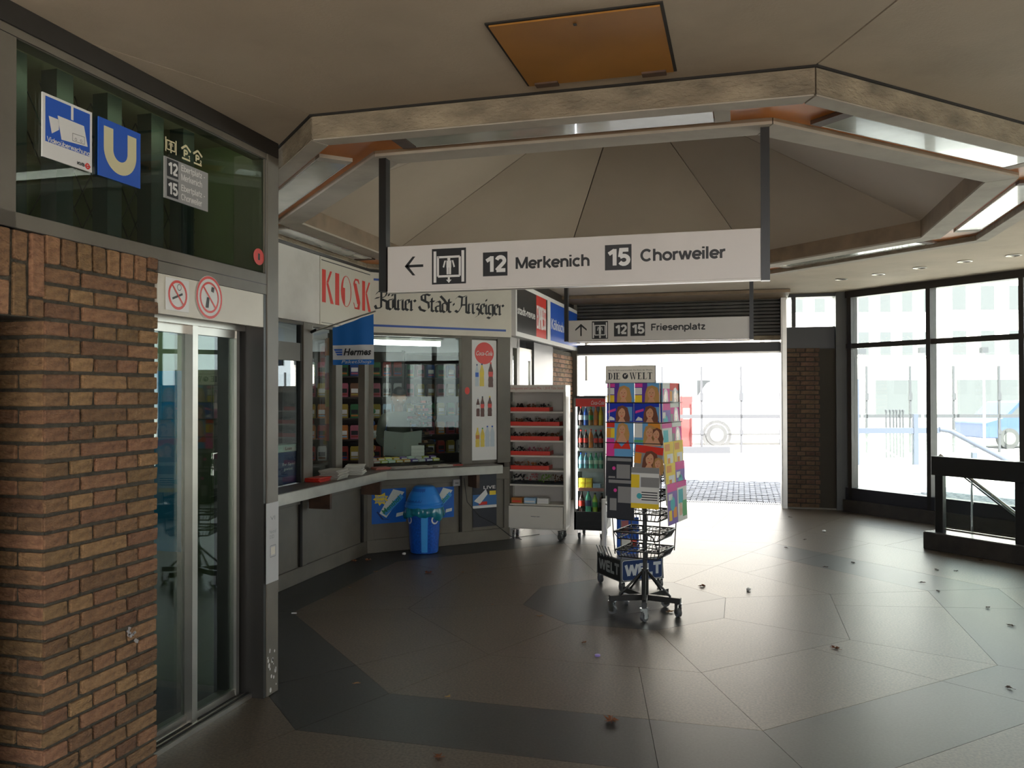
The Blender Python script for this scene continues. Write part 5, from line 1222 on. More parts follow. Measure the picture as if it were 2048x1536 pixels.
# magazines
CM = {n: mat('cover ' + n, c, .6, spec=.15) for n, c in dict(violet=(.10, .035, .26), pblue=(.015, .035, .32), red=(.58, .035, .02), lblue=(.12, .30, .50), pink=(.60, .05, .26), yel=(.72, .50, .03), orange=(.62, .24, .03), grey=(.22, .21, .20), green=(.10, .34, .12), white=(.6, .58, .54), teal=(.06, .35, .38), dark=(.03, .03, .035), purple=(.18, .10, .34)).items()}
SK = mat('cover skin', (.55, .27, .15), .35); HB = mat('cover blonde hair', (.42, .22, .06), .4); HR = mat('cover brown hair', (.13, .035, .012), .4)
MW, MH = .205, .285
def cover(kind):
    m = MB(); m.box(0, MW, 0, .005, 0, MH, CM['white']); w, h = MW, MH; y = -.0004
    def face(cx, cz, r, hair, M=SK, dress=None):
        m.flat([(cx - r * 1.5, cz - r * 2.6), (cx + r * 1.7, cz - r * 2.6), (cx + r * 1.9, cz - r), (cx + r * 1.35, cz + r * 1.2), (cx + r * .2, cz + r * 1.7), (cx - r * .9, cz + r * 1.4), (cx - r * 1.35, cz)], y - .0004, hair)
        m.flat([(cx - r * .4, cz - r), (cx - r * 1.4, cz - r * 2.9), (cx + r * 1.4, cz - r * 2.9), (cx + r * .4, cz - r)], y - .0008, M)
        if dress: m.flat([(cx - r * 2.2, cz - r * 4.5), (cx - r * 1.6, cz - r * 2.4), (cx - r * .1, cz - r * 4.0), (cx + r * 1.6, cz - r * 2.4), (cx + r * 2.2, cz - r * 4.5)], y - .001, dress)
        m.disc(cx, cz, r * .82, y - .0012, M, 18, r * 1.15)
        for s in (-1, 1): m.disc(cx + s * r * .33, cz + r * .15, r * .14, y - .0016, HR, 8, r * .07)
        m.flat([(cx - r * .3, cz - r * .55), (cx + r * .3, cz - r * .55), (cx, cz - r * .72)], y - .0016, CM['red']); m.flat([(cx - r * .07, cz - r * .28), (cx + r * .1, cz - r * .28), (cx, cz + r * .1)], y - .0016, HB)
        m.flat([(cx - r * .95, cz + r * .1), (cx - r * .8, cz + r * 1.3), (cx + r * .4, cz + r * 1.45), (cx - r * .4, cz + r * .8)], y - .0014, hair)
    if kind == 'violet':
        m.rect(0, w, 0, h, y, CM['violet']); m.rect(w * .45, w, h * .45, h, y - .0001, CM['lblue']); m.rect(.0, w * .28, h * .90, h * .99, y - .0003, CM['pink']); m.rect(0, w * .26, h * .72, h * .88, y - .0003, CM['white']); m.rect(0, w * .26, h * .52, h * .70, y - .0003, CM['yel']); face(w * .6, h * .74, .034, HB)
    elif kind == 'pblue':
        m.rect(0, w, 0, h, y, CM['pblue']); m.rect(w * .7, w * .95, h * .55, h * .9, y - .0002, CM['lblue']); m.flat([(w * .04, h * .74), (w * .34, h * .80), (w * .34, h * .86), (w * .04, h * .80)], y - .0003, CM['pink']); m.flat([(w * .04, h * .56), (w * .14, h * .66), (w * .28, h * .62), (w * .30, h * .56)], y - .0003, CM['white']); face(w * .56, h * .74, .033, HR)
    elif kind == 'reddress':
        m.rect(0, w, 0, h, y, CM['lblue']); m.rect(0, w * .30, h * .86, h, y - .0002, CM['red']); m.rect(0, w * .16, h * .6, h * .84, y - .0002, CM['orange']); m.rect(w * .16, w * .30, h * .6, h * .84, y - .0002, CM['yel']); m.rect(0, w * .3, h * .1, h * .58, y - .0002, CM['pink']); face(w * .58, h * .80, .030, HB, SK, CM['red'])
    elif kind == 'sky':
        m.rect(0, w, 0, h, y, CM['lblue']); m.rect(w * .5, w, h * .7, h, y - .0002, CM['orange']); m.rect(0, w * .3, h * .62, h, y - .0002, CM['white']); m.rect(0, w, h * .5, h * .56, y - .0002, CM['green']); face(w * .56, h * .74, .032, HB); face(w * .8, h * .70, .028, HR)
    elif kind == 'warm':
        m.rect(0, w, 0, h, y, CM['grey']); m.rect(0, w, h * .82, h, y - .0002, CM['red']); m.rect(0, w * .24, h * .55, h * .8, y - .0002, CM['orange']); face(w * .55, h * .68, .036, HR); face(w * .85, h * .6, .026, HB)
    elif kind == 'tabloid':
        m.rect(0, w, 0, h, y, CM['white']); m.rect(0, w, h * .86, h, y - .0002, CM['grey']); m.rect(0, w * .3, h * .5, h * .82, y - .0002, CM['yel']); m.rect(w * .35, w, h * .52, h * .76, y - .0002, CM['grey']); m.disc(w * .3, h * .3, .02, y - .0003, CM['teal'], 14); m.rect(0, w, 0, h * .12, y - .0002, CM['yel'])
        for k in range(4): m.rect(w * .38, w * .95, h * (.2 + k * .06), h * (.225 + k * .06), y - .0003, CM['dark'])
    elif kind == 'darknews':
        m.rect(0, w, 0, h, y, CM['dark']); m.rect(.01, w - .01, h * .88, h * .96, y - .0002, CM['grey']); m.disc(w * .3, h * .7, .013, y - .0003, CM['pink'], 10); m.rect(w * .4, w * .9, h * .4, h * .8, y - .0002, CM['grey']); m.rect(w * .1, w * .35, h * .2, h * .5, y - .0002, CM['grey'])
    elif kind == 'puzzle':
        m.rect(0, w, 0, h, y, CM['yel']); m.rect(w * .3, w * .9, h * .1, h * .7, y - .0002, CM['white']); m.rect(w * .1, w * .6, h * .78, h * .95, y - .0002, CM['orange']); m.disc(w * .7, h * .85, .02, y - .0003, CM['yel'], 12); m.rect(w * .35, w * .6, h * .3, h * .6, y - .0003, CM['orange']); m.rect(w * .65, w * .85, h * .2, h * .4, y - .0003, CM['green'])
    elif kind == 'comic':
        m.rect(0, w, 0, h, y, CM['purple']); m.rect(0, w, h * .8, h, y - .0002, CM['pink']); m.disc(w * .5, h * .5, .05, y - .0003, CM['teal'], 16); m.rect(w * .1, w * .4, h * .1, h * .35, y - .0002, CM['yel']); m.rect(w * .55, w * .9, h * .15, h * .4, y - .0002, CM['orange']); m.rect(w * .1, w * .5, h * .6, h * .75, y - .0003, CM['white'])
    elif kind == 'fresh':
        m.rect(0, w, 0, h, y, CM['white']); m.rect(0, w, h * .85, h, y - .0002, CM['pink']); m.rect(w * .1, w * .6, h * .45, h * .8, y - .0002, CM['teal']); m.rect(w * .5, w * .95, h * .1, h * .5, y - .0003, CM['green']); face(w * .3, h * .35, .02, HB)
    elif kind == 'rose':
        m.rect(0, w, 0, h, y, CM['pink']); m.rect(0, w, h * .86, h, y - .0002, CM['white']); face(w * .55, h * .66, .034, HR); m.rect(0, w * .25, h * .4, h * .7, y - .0002, CM['grey'])
    return m
MG = {}; cnt = {}
def mag(kind, x, y, ztop, face, label, tilt=.035, curl=0):
    """x along the face, y out of the face"""
    if kind not in MG: o = cover(kind).build('magazine'); MG[kind] = o.data
    else: o = put('magazine', MG[kind])
    A = RA + face * math.pi / 2
    T = Matrix.Translation((rx, ry, 0)) @ Matrix.Rotation(A, 4, 'Z') @ Matrix.Translation((x, -y, ztop - MH)) @ Matrix.Rotation(-tilt, 4, 'X') @ Matrix.Rotation(curl, 4, 'Y')
    o.matrix_world = T; o.location = T.to_translation(); o.rotation_euler = T.to_euler()
    tag(o, label, 'magazine')
    return o
fy0 = .192
cols = (-.2085, .0015); sd = ('left', 'right')
for c in (0, 1):
    mag('violet', cols[c], fy0, 1.665, 0, 'magazine with blonde woman on violet ground, %s in the top row of the rack' % sd[c], .0)
    mag('pblue', cols[c], fy0 + .012, 1.525, 0, 'magazine with brown haired woman on deep blue, %s in the second row' % sd[c], .0)
mag('reddress', cols[0], fy0 + .024, 1.39, 0, 'magazine with blonde woman in a red dress, left in the third row')
mag('sky', cols[1], fy0 + .024, 1.39, 0, 'magazine with two women on light blue, right in the third row')
mag('warm', cols[1] - .01, fy0 + .040, 1.235, 0, 'curled magazine with warm portrait hanging over the fourth row', .04, .10)
mag('darknews', cols[0], fy0 + .038, 1.145, 0, 'dark magazine with pink dots, left below the red dress cover')
mag('tabloid', cols[1] - .012, fy0 + .052, 1.075, 0, 'white and yellow tabloid in the lower right front basket')
o = mag('darknews', cols[0] + .015, fy0 + .050, .99, 0, 'lower dark magazine in the left front basket')
kinds = [['rose', 'warm'], ['comic', 'rose'], ['fresh', 'rose'], ['puzzle', 'puzzle'], ['puzzle', 'comic'], ['comic', 'fresh']]
ztops = [1.665, 1.53, 1.39, 1.25, 1.10, .96]
rown = ['top', 'second', 'third', 'fourth', 'fifth', 'sixth']
for i in range(6):
    for c in (0, 1):
        mag(kinds[i][c], cols[c], fy0 + .012 * i, ztops[i], 1, '%s magazine in the %s row on the right side of the rack, %s' % ({'rose': 'pink portrait', 'warm': 'grey and red', 'comic': 'purple and teal', 'fresh': 'white and teal', 'puzzle': 'yellow puzzle'}[kinds[i][c]], rown[i], ('nearer', 'farther')[c]), (.035 if i else 0))
for i in range(3):
    for c in (0, 1): mag(['rose', 'darknews', 'fresh'][i], cols[c], fy0 + .012 * i, ztops[i * 2], 3, '%s magazine on the left hidden side of the rack, row %s' % (('pink', 'dark', 'white')[i], ('one near', 'one far')[c]), .0)

# ================================================================== stair balustrade
B0 = onfloor(1846, 1097); FB = Fr(B0.x, B0.y, -45)
t = thing('stair_balustrade', 'black metal and glass balustrade on a dark stone kerb', 'balustrade', (B0.x, B0.y, 0), FB.a)
MB().box(0, 3.2, 0, .26, 0, .172, mat('stone kerb', 0, 0)).build('kerb', t, bevel=.006)
MB().box(0.005, 3.2, .02, .25, .172, .176, mat('kerb top', (.10, .09, .08), .3)).build('kerb_top', t)
pk1 = FB.X(1872, 1000, .10); pk2 = FB.X(2032, 1000, .10)
zt_ = FB.P(1864, 912, .08)[1]; zl = FB.P(1880, 951, .08)[1]
for x in (pk1, pk2, pk2 + (pk2 - pk1), pk2 + 2 * (pk2 - pk1)):
    MB().box(x, x + .085, .08, .14, .176, zt_, blackm).build('post', t, bevel=.003)
MB().box(pk1 - .03, 3.1, .065, .155, zl, zt_, blackm).build('top_rail', t, bevel=.004)
x = pk1
while x < 2.4: MB().box(x + .085, x + (pk2 - pk1), .105, .112, .22, zl, glass).build('pane', t); x += pk2 - pk1
MB().box(pk1 + .085, 3.1, .10, .118, .205, .222, alu).build('glass_channel', t)
h0 = onfloor(1925, 950, .73); 
FH = Fr(B0.x + .25, B0.y + .25, -45)
pa = FH.P(1925, 945, .15); pb = FH.P(2048, 1040, .15)
t = thing('stair_handrail', 'sloping chrome handrail going down the stairs behind the balustrade', 'handrail', FH.W(pa[0], .15, pa[1]), FH.a)
sl_ = (pb[1] - pa[1]) / (pb[0] - pa[0])
MB().tube([(-.25, 0, -.25 * sl_ - .0), (0, 0, 0), (2.2, 0, 2.2 * sl_)], .018, chrome, 10).tube([(-.22, 0.0, -.22 * sl_ - .035), (2.2, 0, 2.2 * sl_ - .05)], .008, blackm, 8).build('rail', t)
MB().tube([(.1, 0, .1 * sl_), (.1, .0, -pa[1] + .0)], .012, chrome).build('support', t)
# stair well behind the kerb
st_ = struct('trim_2', FB.o, FB.a)

# ================================================================== leaves and litter
def leaf(px, py, s, lab, M, grp=None, a=None):
    p = onfloor(px, py); n = 9; random.seed(int(px * 7 + py)); a0 = random.random() * 6.28
    m = MB(); vs = [(0, 0, .004)]
    for k in range(2 * n):
        an = 2 * math.pi * k / (2 * n); r = s * (1 if k % 2 else .45) * (.75 + .5 * random.random()); vs.append((r * math.cos(an) * 1.2, r * math.sin(an) * .8, .002 + random.random() * s * .45))
    vs = vs + [(x, y, z + .0015) for x, y, z in vs]; N2 = 2 * n + 1
    fs = [(0, 1 + (k + 1) % (2 * n), 1 + k) for k in range(2 * n)] + [(N2, N2 + 1 + k, N2 + 1 + (k + 1) % (2 * n)) for k in range(2 * n)] + [(1 + k, 1 + (k + 1) % (2 * n), N2 + 1 + (k + 1) % (2 * n), N2 + 1 + k) for k in range(2 * n)]
    m.add(vs, fs, M); m.tube([(s * .8, 0, .004), (s * 1.7, s * .3, .006)], .0012, M, 4)
    o = m.build('fallen_leaf', None, (p.x, p.y, 0), a0); tag(o, lab, 'leaf', grp or 'fallen leaves on the floor')
lm = mat('leaf brown', (.22, .075, .025), .8, noise=.5, nscale=60); lm2 = mat('leaf tan', (.30, .17, .08), .8); lm3 = mat('leaf dark', (.05, .03, .022), .8)
for px, py, s, lab, M in ((708, 1123, .035, 'left brown leaf of the two at the foot of the kiosk', lm), (737, 1121, .04, 'right brown leaf of the two at the foot of the kiosk', lm), (857, 1147, .045, 'brown curled leaf on the floor in front of the bin', lm),
    (1222, 1443, .040, 'brown leaf on the dark floor band in the foreground', lm), (1404, 1173, .035, 'brown leaf on the floor right of the newspaper cart', lm), (1340, 1225, .03, 'tan leaf under the right castor of the rack', lm2), (1670, 1297, .030, 'brown leaf alone on the open floor at right', lm),
    (878, 1516, .028, 'brown leaf at the bottom edge of the picture', lm), (896, 1395, .018, 'small yellow leaf at the edge of the dark band', mat('leaf yellow', (.4, .26, .1), .8)), (715, 1368, .017, 'small tan leaf on the dark band at left', lm2),
    (1078, 1233, .018, 'small tan leaf left of the dark octagon', lm2), (925, 1145, .014, 'small leaf behind the curled brown leaf', lm2), (752, 1144, .014, 'small tan leaf below the kiosk corner', lm2), (1357, 1010, .045, 'leaf on the bright floor close to the exit grate', lm3),
    (1168, 1286, .018, 'small reddish leaf in front of the dark octagon', lm)): leaf(px, py, s, lab, M)
for px, py in ((1652, 1135), (1706, 1126), (1845, 1166), (1873, 1140), (1912, 1143), (1876, 1183), (1976, 1216), (2022, 1252), (2018, 1377), (1962, 1122), (1610, 1080), (1572, 1096), (1580, 1035)):
    leaf(px, py, .020, 'small dark leaf among those scattered on the shiny floor at right', lm3, 'dark leaves scattered before the balustrade')
for px, py in ((700, 1176), (645, 1200), (985, 1210), (940, 1222), (1240, 1180), (1495, 1180), (880, 1135)):
    leaf(px, py, .009, 'tiny leaf crumb on the brown floor before the kiosk', lm2, 'tiny leaf crumbs before the kiosk')
p = onfloor(583, 1228); o = MB().tube([(0, 0, .006), (.035, .01, .006)], .005, pwhite, 8).build('cigarette_butt', None, p); tag(o, 'white cigarette butt on the dark band near the steel post', 'cigarette butt')
p = onfloor(1195, 1312); o = MB().lathe([(.0, 0), (.016, 0), (.017, .008), (.012, .011), (0, .011)], mat('cap violet', (.30, .22, .55), .4), n=14).build('bottle_closure', None, p); tag(o, 'small violet bottle closure lying on the brown floor', 'litter')
for px, py, nm in ((808, 1110, 'crumpled white paper scrap at the foot of the blue bin'), (1648, 1064, 'white paper scrap on the shiny floor at right'), (1497, 1181, 'small white paper scrap right of the rack')):
    p = onfloor(px, py); random.seed(px); bm = bmesh.new(); bmesh.ops.create_icosphere(bm, subdivisions=2, radius=.022)
    for v in bm.verts: v.co *= random.uniform(.65, 1.1); v.co.z *= .6
    zmin = min(v.co.z for v in bm.verts)
    for v in bm.verts: v.co.z -= zmin
    me = bpy.data.meshes.new('paper_scrap'); bm.to_mesh(me); bm.free(); me.materials.append(pwhite); tag(put('paper_scrap', me, None, p), nm, 'litter')

# ================================================================== shop assistant behind the sales window
def skinned(name, pts, edges, rad, M, parent, sub=2):
    me = bpy.data.meshes.new(name); me.from_pydata(pts, edges, []); o = bpy.data.objects.new(name, me); COL.objects.link(o); o.parent = parent
    md = o.modifiers.new('s', 'SKIN')
    for i, r in enumerate(rad):
        me.skin_vertices[0].data[i].radius = (r if isinstance(r, tuple) else (r, r))
    me.skin_vertices[0].data[0].use_root = True
    sd_ = o.modifiers.new('u', 'SUBSURF'); sd_.levels = sub; sd_.render_levels = sub
    me.materials.append(M); md.use_smooth_shade = True
    return o
skm = mat('person skin', (.30, .14, .075), .5); shirt = mat('olive shirt', (.05, .055, .038), .8); trou = mat('dark trousers', (.02, .022, .03), .8); hair = mat('black hair', (.012, .009, .007), .6)
pp = FK2.W(.60, .66, 0)
pn = thing('person', 'person in dark olive shirt reading a newspaper behind the sales window', 'person', pp, FK2.a - .25)
# clothed body: one continuous figure
P_ = [(0, 0, .86), (0, 0, 1.02), (0, 0, 1.20), (0, -.01, 1.33), (0, -.01, 1.40),
      (-.17, 0, 1.33), (-.22, -.06, 1.08), (-.12, -.24, 1.02), (.17, 0, 1.33), (.22, -.06, 1.08), (.12, -.24, 1.06),
      (-.09, 0, .80), (-.10, 0, .45), (-.10, .02, .08), (.09, 0, .80), (.10, 0, .45), (.10, .02, .08), (-.10, -.10, .04), (.10, -.10, .04)]
E_ = [(0, 1), (1, 2), (2, 3), (3, 4), (3, 5), (5, 6), (6, 7), (3, 8), (8, 9), (9, 10), (0, 11), (11, 12), (12, 13), (13, 17), (0, 14), (14, 15), (15, 16), (16, 18)]
R_ = [(.14, .10), (.135, .095), (.155, .10), (.12, .075), .05, .06, .045, .036, .06, .045, .036, .085, .06, .045, .085, .06, .045, .04, .04]
body = skinned('body', P_, E_, R_, shirt, pn)
m = MB(); m.lathe([(.0, 0), (.045, .0), (.05, .08)], skm, c=(0, -.015, 1.38), n=14); m.build('neck', pn)
bm = bmesh.new(); bmesh.ops.create_uvsphere(bm, u_segments=20, v_segments=14, radius=.1)
for v in bm.verts:
    v.co.x *= .78; v.co.z *= 1.15
    if v.co.z < -.02: v.co.x *= 1 + (v.co.z + .02) * 3.0; v.co.y *= 1 + (v.co.z + .02) * 1.2
    if v.co.y < -.08 and abs(v.co.x) < .02 and -.03 < v.co.z < .02: v.co.y -= .02
me = bpy.data.meshes.new('head'); bm.to_mesh(me); bm.free(); me.materials.append(skm)
for f in me.polygons: f.use_smooth = True
hd = put('head', me, pn, (0, -.02, 1.54)); hd.rotation_euler = (.30, 0, .1)
m = MB()
for s in (-1, 1): m.lathe([(0, .008), (.010, .0), (0, -.008)], pwhite, c=(s * .032, -.088, .005), n=8); m.lathe([(0, .005), (.005, .0), (0, -.005)], ink, c=(s * .032, -.096, .003), n=8)
m.lathe([(0, .03), (.012, .0), (0, -.01)], skm, c=(0, -.098, -.028), n=8); m.box(-.022, .022, -.089, -.08, -.062, -.055, mat('lips', (.25, .07, .05), .5)); m.build('face_feature', hd)
m = MB()
for s in (-1, 1): m.lathe([(0, .025), (.014, .01), (.012, -.01), (0, -.025)], skm, c=(s * .080, 0, -.005), n=8)
m.build('ear', hd)
bm = bmesh.new(); bmesh.ops.create_uvsphere(bm, u_segments=20, v_segments=12, radius=.108)
bmesh.ops.delete(bm, geom=[v for v in bm.verts if v.co.z < .02 - .5 * v.co.y and v.co.y < .06 and v.co.z < .045], context='VERTS')
for v in bm.verts: v.co.x *= .80; v.co.z *= 1.16
me = bpy.data.meshes.new('hair'); bm.to_mesh(me); bm.free(); me.materials.append(hair); put('hair', me, hd, (0, .004, .002))
def hand(side):
    h = Vector((side * .12, -.25, 1.02 if side < 0 else 1.06))
    pts = [tuple(h), tuple(h + Vector((-side * .01, -.06, .02)))]; ed = [(0, 1)]; rd = [.024, .030]
    for k in range(4):
        b = Vector(pts[1]); o0 = Vector((-side * .012, -.012, .024 - k * .016)); L1 = [.032, .036, .034, .027][k]
        i0 = len(pts); pts += [tuple(b + o0), tuple(b + o0 + Vector((-side * L1 * .6, -L1 * .7, 0))), tuple(b + o0 + Vector((-side * L1 * 1.3, -L1 * .2, 0)))]
        ed += [(1, i0), (i0, i0 + 1), (i0 + 1, i0 + 2)]; rd += [.010, .0085, .0075]
    i0 = len(pts); b = h + Vector((0, -.03, .015)); pts += [tuple(b + Vector((-side * .01, -.0, .03))), tuple(b + Vector((-side * .035, -.025, .045)))]; ed += [(0, i0), (i0, i0 + 1)]; rd += [.011, .009]
    skinned('hand', pts, ed, rd, skm, pn, 1)
hand(-1); hand(1)
t = thing('open_newspaper', 'open grey newspaper held by the person behind the sales window', 'newspaper', pn.location + Vector((0, 0, 1.0)), FK2.a - .25)
np_ = mat('newspaper page', (.33, .34, .31), .8)
for s in (-1, 1):
    m = MB(); m.add([(0, -.34, -.08), (s * .20, -.30, -.06), (s * .20, -.36, .20), (0, -.40, .18), (0, -.338, -.08), (s * .20, -.298, -.06), (s * .20, -.358, .20), (0, -.398, .18)], [(0, 1, 2, 3), (7, 6, 5, 4), (0, 4, 5, 1), (1, 5, 6, 2), (2, 6, 7, 3), (3, 7, 4, 0)], np_); m.build('page', t)
# ================================================================== outdoors
og = struct('ground')
pav = mat('paving', (.44, .43, .42), .8, noise=.15, nscale=3, dirt=.2)
MB().box(-60, 60, 12.76, 90, -.3, -.05, pav).build('pavement', og)
MB().prism([(4.7, -30), (60, -30), (60, 12.76), (1.4, 12.76), (1.4, 12.1), (4.72, 8.78)], -.3, -.05, pav).build('pavement', og)
MB().box(-60, 60, -40, -6, -.3, -.02, pav).build('pavement', og)
cob = mat('cobble', (.20, .20, .215), .75, noise=.3, nscale=30)
m = MB(); random.seed(11); y = 12.77; r = 0
while y < 16.2:
    x = xL - .5 + (r % 2) * .09
    while x < xR + 1.0:
        dx = .165; z = -.028 + random.uniform(-.004, .004)
        m.add([(x, y, -.05), (x + dx, y, -.05), (x + dx, y + .085, -.05), (x, y + .085, -.05), (x + .006, y + .006, z), (x + dx - .006, y + .006, z), (x + dx - .006, y + .079, z), (x + .006, y + .079, z)], [(4, 5, 6, 7), (0, 1, 5, 4), (1, 2, 6, 5), (2, 3, 7, 6), (3, 0, 4, 7)], cob)
        x += dx + .012
    y += .097; r += 1
m.build('cobble', og, kind='stuff')
m = MB(); FO = Fr(1.40 + .11, 12.07 + .11, -45); y = .1; r = 0
while y < 3.2:
    x = -1 + (r % 2) * .09
    while x < 4.5:
        dx = .19; z = -.028
        m.T = Matrix.Translation(FO.o) @ Matrix.Rotation(FO.a, 4, 'Z')
        m.add([(x, y, -.05), (x + dx, y, -.05), (x + dx, y + .1, -.05), (x, y + .1, -.05), (x + .006, y + .006, z), (x + dx - .006, y + .006, z), (x + dx - .006, y + .094, z), (x + .006, y + .094, z)], [(4, 5, 6, 7), (0, 1, 5, 4), (1, 2, 6, 5), (2, 3, 7, 6), (3, 0, 4, 7)], cob)
        x += dx + .012
    y += .112; r += 1
m.build('cobble', og, kind='stuff')
# porch soffit outside the exit with a light
po = struct('trim_3', FN.o, 0)
MB().box(xL - .5, xR + .9, .1, .95, 2.24, 2.32, rough_paint).build('porch_soffit', po)
t = thing('porch_light', 'warm strip light under the porch outside the exit', 'light', (-.55, 12.85, 2.20)); MB().box(-.85, .55, 0, .07, 0, .04, mat('warm tube', (1, .82, .45), .5, emit=2.2)).build('tube', t); MB().box(-.87, .57, -.01, .08, .04, .055, whiteg).build('housing', t)
# glazed platform screen, square to the street
def dpt(px, py, depth):
    d = ray(px, py); return Vector((0, 0, EYE)) + d * depth      # survey point at a forward distance
DS = 22.8
A = dpt(1150, 785, DS); B = dpt(2300, 785, DS); B.z = A.z = 0
an = math.atan2((B - A).y, (B - A).x); LS = (B - A).length
t = thing('platform_screen', 'long glazed platform screen with slim grey posts across the street', 'screen', (A.x, A.y, -.05), an)
gm2 = mat('screen grey', (.032, .035, .042), .5)
pxs = [1324, 1403, 1482, 1561, 1640, 1733, 1820, 1907, 1998, 2087, 2175]
xsn = [(px - 1150) / 1150 * LS for px in pxs]
for x in xsn:
    MB().box(x - .025, x + .025, -.03, .03, 0, 2.35, gm2).box(x - .045, x + .045, -.05, .0, 1.42, 1.62, gm2).box(x - .045, x + .045, -.05, .0, .5, .62, gm2).build('post', t)
MB().box(xsn[0] - .5, LS, -.03, .03, .94, 1.04, gm2).build('rail', t)
MB().box(xsn[0] - .5, (1458 - 1150) / 1150 * LS, -.1, .1, 0, .17, mat('screen kerb', (.028, .032, .040), .7)).build('kerb', t)
for a, b in zip(xsn, xsn[1:]): MB().box(a + .025, b - .025, -.004, .004, .2, 2.3, glass_mat('screen glass', (.97, .98, .98), 1.2)).build('pane', t)
# white van
vp_ = dpt(1433, 785, 26.0); t = thing('van', 'white delivery van parked beyond the platform screen', 'van', (vp_.x, vp_.y, -.05), an)
vw = mat('van white', (.8, .8, .8), .4); va = mat('van arch', (.03, .031, .034), .6); vg = mat('van window', (.06, .07, .08), .3)
side = [(-.95, .35), (-1.0, .7), (-.98, 1.15), (-.35, 1.32), (.1, 1.95), (.5, 2.05), (3.5, 2.05), (3.7, 1.9), (3.72, .35)]
m = MB(); m.flat(side, 0, vw, th=1.75); m.build('body', t, bevel=.03)
m = MB(); m.ring(.0, .33, .36, .46, -.012, va, 24).ring(2.7, .33, .36, .46, -.012, va, 24).rect(-.9, 3.6, .32, .37, -.012, va); m.build('wheel_arch', t)
MB().flat([(-.2, 1.35), (.18, 1.85), (.85, 1.85), (.85, 1.35)], -.012, vg).build('side_window', t)
for x in (0, 2.7): MB().tube([(x, -.02, .33), (x, .18, .33)], .33, va, 24).tube([(x, -.03, .33), (x, -.02, .33)], .21, mat('wheel rim', (.10, .10, .10), .4), 18).build('wheel', t)
MB().box(-1.0, -.93, .1, 1.6, .35, .55, va).build('bumper', t)
# red object and stop pole at the rack's right
q = dpt(1372, 810, 23.6); t = thing('bicycle_trailer_box', 'small red box standing beyond the platform screen', 'box', (q.x, q.y, -.05), an); MB().box(-.15, .18, 0, .4, .1, 1.55, mat('street red', (.14, .012, .012), .6)).build('box', t, bevel=.03); MB().rect(-.08, .10, .9, 1.2, -.002, pwhite).build('label', t)
# houses over the street
def house(name, label, px0, px1, depth, h, cols, rows, M, wm, z0=2.6, ground=True):
    a = dpt(px0, 785, depth); b = dpt(px1, 785, depth); L_ = (b - a).length
    t = thing(name, label, 'building', (a.x, a.y, -.05), an)
    MB().box(0, L_, 0, 8, 0, h, M).build('wall', t)
    MB().box(-.2, L_ + .2, -.3, 8, h, h + .3, mat('roof grey', (.3, .3, .32), .7)).build('roof', t)
    me = None; sx = L_ / cols; sz = (h - z0) / rows
    for i in range(cols):
        for j in range(rows):
            w_ = MB()
            if me is None:
                w_.box(-sx * .28, sx * .28, -.06, .02, 0, sz * .62, white); w_.box(-sx * .24, sx * .24, -.08, -.055, sz * .04, sz * .58, wm); o = w_.build('window', t, (sx * (i + .5), 0, z0 + sz * (j + .15))); me = o.data
            else: put('window', me, t, (sx * (i + .5), 0, z0 + sz * (j + .15)))
    for i in range(max(2, cols // 3)):
        x = L_ * (i + .5) / max(2, cols // 3); MB().box(x - L_ * .12, x + L_ * .12, -.07, .02, .3, 2.3, wm).build('shop_window', t)
hw1 = mat('house cream', (.78, .76, .72), .8); hw2 = mat('house white', (.8, .8, .8), .8); wn1 = mat('house window', (.05, .055, .06), .4)
house('office_building', 'pale office building with rows of small round cornered windows beyond the van', 1180, 1520, 46, 14, 20, 7, hw1, wn1, 3.0)
house('apartment_house', 'white apartment house with blue sunshades behind the big windows', 1530, 1880, 46, 15, 8, 5, hw2, wn1, 3.2)
house('apartment_house', 'cream apartment house at the right edge behind the big windows', 1890, 2400, 46, 13, 9, 4, hw1, wn1, 3.2)
house('apartment_house', 'white house far left seen through the open exit', 900, 1170, 46, 13, 5, 4, hw2, wn1, 3.2)
# houses on the right-hand street, seen only in reflections
for i in range(3):
    t = thing('street_house', 'house on the side street reflected in the kiosk glass, ' + ('first', 'second', 'third')[i], 'building', (24, -8 + i * 11, -.05), math.radians(-90))
    MB().box(-10.5, 0, 0, 8, 0, 11 + i, hw1 if i % 2 else hw2).build('wall', t); me = None
    for a in range(6):
        for b in range(4):
            if me is None: o = MB().box(-.5, .5, -.06, .02, 0, 1.5, wn1).build('window', t, (-1.2 - a * 1.6, 0, 1.5 + b * 2.5)); me = o.data
            else: put('window', me, t, (-1.2 - a * 1.6, 0, 1.5 + b * 2.5))
# stair enclosure outside the big windows: posts, rails and sloping glass
steel_b = mat('bluish steel', (.045, .055, .085), .45)
q0 = onfloor(1722, 945, 0); t = thing('stair_enclosure', 'bluish steel and glass stair enclosure outside the big windows', 'balustrade', (q0.x, q0.y, -.05), an)
def ep(px, py, dep): v = dpt(px, py, dep); d = v - Vector((q0.x, q0.y, -.05)); c, s = math.cos(an), math.sin(an); return (d.x * c + d.y * s, -d.x * s + d.y * c, d.z)
dep = (q0 - Vector((0, 0, EYE))).dot(FW)
def dd_(px, py): return ep(px, py, dep)
for px, top in ((1713, 758), (1831, 828), (1948, 905)):
    a = dd_(px, 785); b = dd_(px, top); MB().box(a[0] - .045, a[0] + .045, -.04, .04, 0, b[2], steel_b).build('post', t)
a, b = dd_(1713, 862), dd_(1880, 862); MB().box(a[0], b[0], -.03, .03, a[2] - .05, a[2] + .06, steel_b).build('rail', t)
a, b, c = dd_(1878, 858), dd_(1900, 862), dd_(2060, 945); MB().tube([a, b, c], .05, steel_b, 8).build('sloping_rail', t)
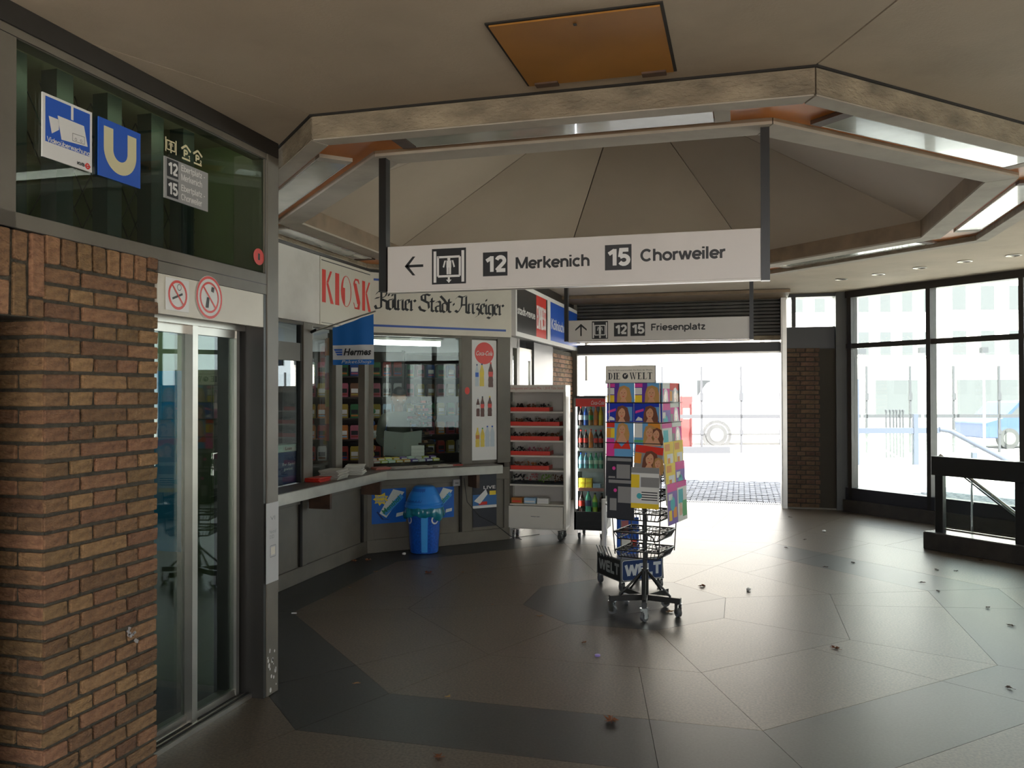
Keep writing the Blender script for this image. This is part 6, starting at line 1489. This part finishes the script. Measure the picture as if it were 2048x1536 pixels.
a, c = dd_(1718, 872), dd_(1862, 950); MB().tube([a, c], .02, chrome, 8).build('handrail', t)
a, c = dd_(1713, 950), dd_(2060, 950); MB().box(a[0] - .05, c[0], -.08, .08, 0, .20, mat('concrete kerb', (.30, .29, .27), .8)).build('kerb', t)
# sloping light glass roof of the stairs
a, b, c = dd_(1722, 870), dd_(1828, 870), dd_(1720, 940)
MB().box(dd_(1716, 785)[0], dd_(1828, 785)[0], .0, .02, .2, dd_(1716, 866)[2], glass).build('pane', t)
MB().box(dd_(1835, 785)[0], dd_(1944, 785)[0], .0, .02, .2, dd_(1716, 876)[2], glass).build('pane', t)
# bollards along the street and a blue car
for i, px in enumerate((1772, 1780, 1787, 1793, 1800, 1806)):
    q = dpt(px, 785, 21.0); o = MB().tube([(0, 0, 0), (0, 0, 1.15)], .022, gm2, 6).lathe([(.03, 1.15), (.03, 1.2), (0, 1.22)], gm2, n=8).build('street_bollard', None, (q.x, q.y, -.05)); tag(o, ('leftmost', 'second', 'third', 'fourth', 'fifth', 'rightmost')[i] + ' thin grey bollard from left in the row outside the left big pane', 'bollard', 'bollards outside the big window')
q = dpt(2018, 785, 24.2); t = thing('parked_car', 'blue car parked beyond the platform screen at the right edge', 'car', (q.x, q.y, -.05), an)
cbm = mat('car blue', (.03, .055, .14), .4)
MB().flat([(-.7, .3), (-.75, .75), (-.2, .9), (.25, 1.35), (1.9, 1.4), (2.6, .95), (3.3, .85), (3.35, .3)], 0, cbm, th=1.6).build('body', t, bevel=.03)
MB().flat([(-.02, .92), (.32, 1.28), (1.0, 1.3), (1.0, .92)], -.01, wn1).flat([(1.08, .92), (1.08, 1.3), (1.8, 1.3), (2.3, .92)], -.01, wn1).build('side_window', t)
for x in (.0, 2.6): MB().tube([(x, -.01, .3), (x, .18, .3)], .3, va, 20).tube([(x, -.02, .3), (x, -.01, .3)], .18, mat('wheel rim', 0, 0), 14).build('wheel', t)
# traffic light / street lamp heads
for i, (px, py) in enumerate(((1724, 703), (1845, 700), (1968, 700))):
    q = dpt(px, 785, 21.8); zz0 = dpt(px, py, 21.8).z
    t = thing('street_sign_post', ('left', 'middle', 'right')[i] + ' slim post with small grey box seen through the big windows', 'post', (q.x, q.y, -.05), an)
    MB().tube([(0, 0, 0), (0, 0, zz0 + .1)], .03, mat('pale post', (.6, .6, .6), .5), 8).build('pole', t); MB().box(-.08, .08, -.08, .08, zz0 - .08 + .05, zz0 + .12, gm2).build('box', t)
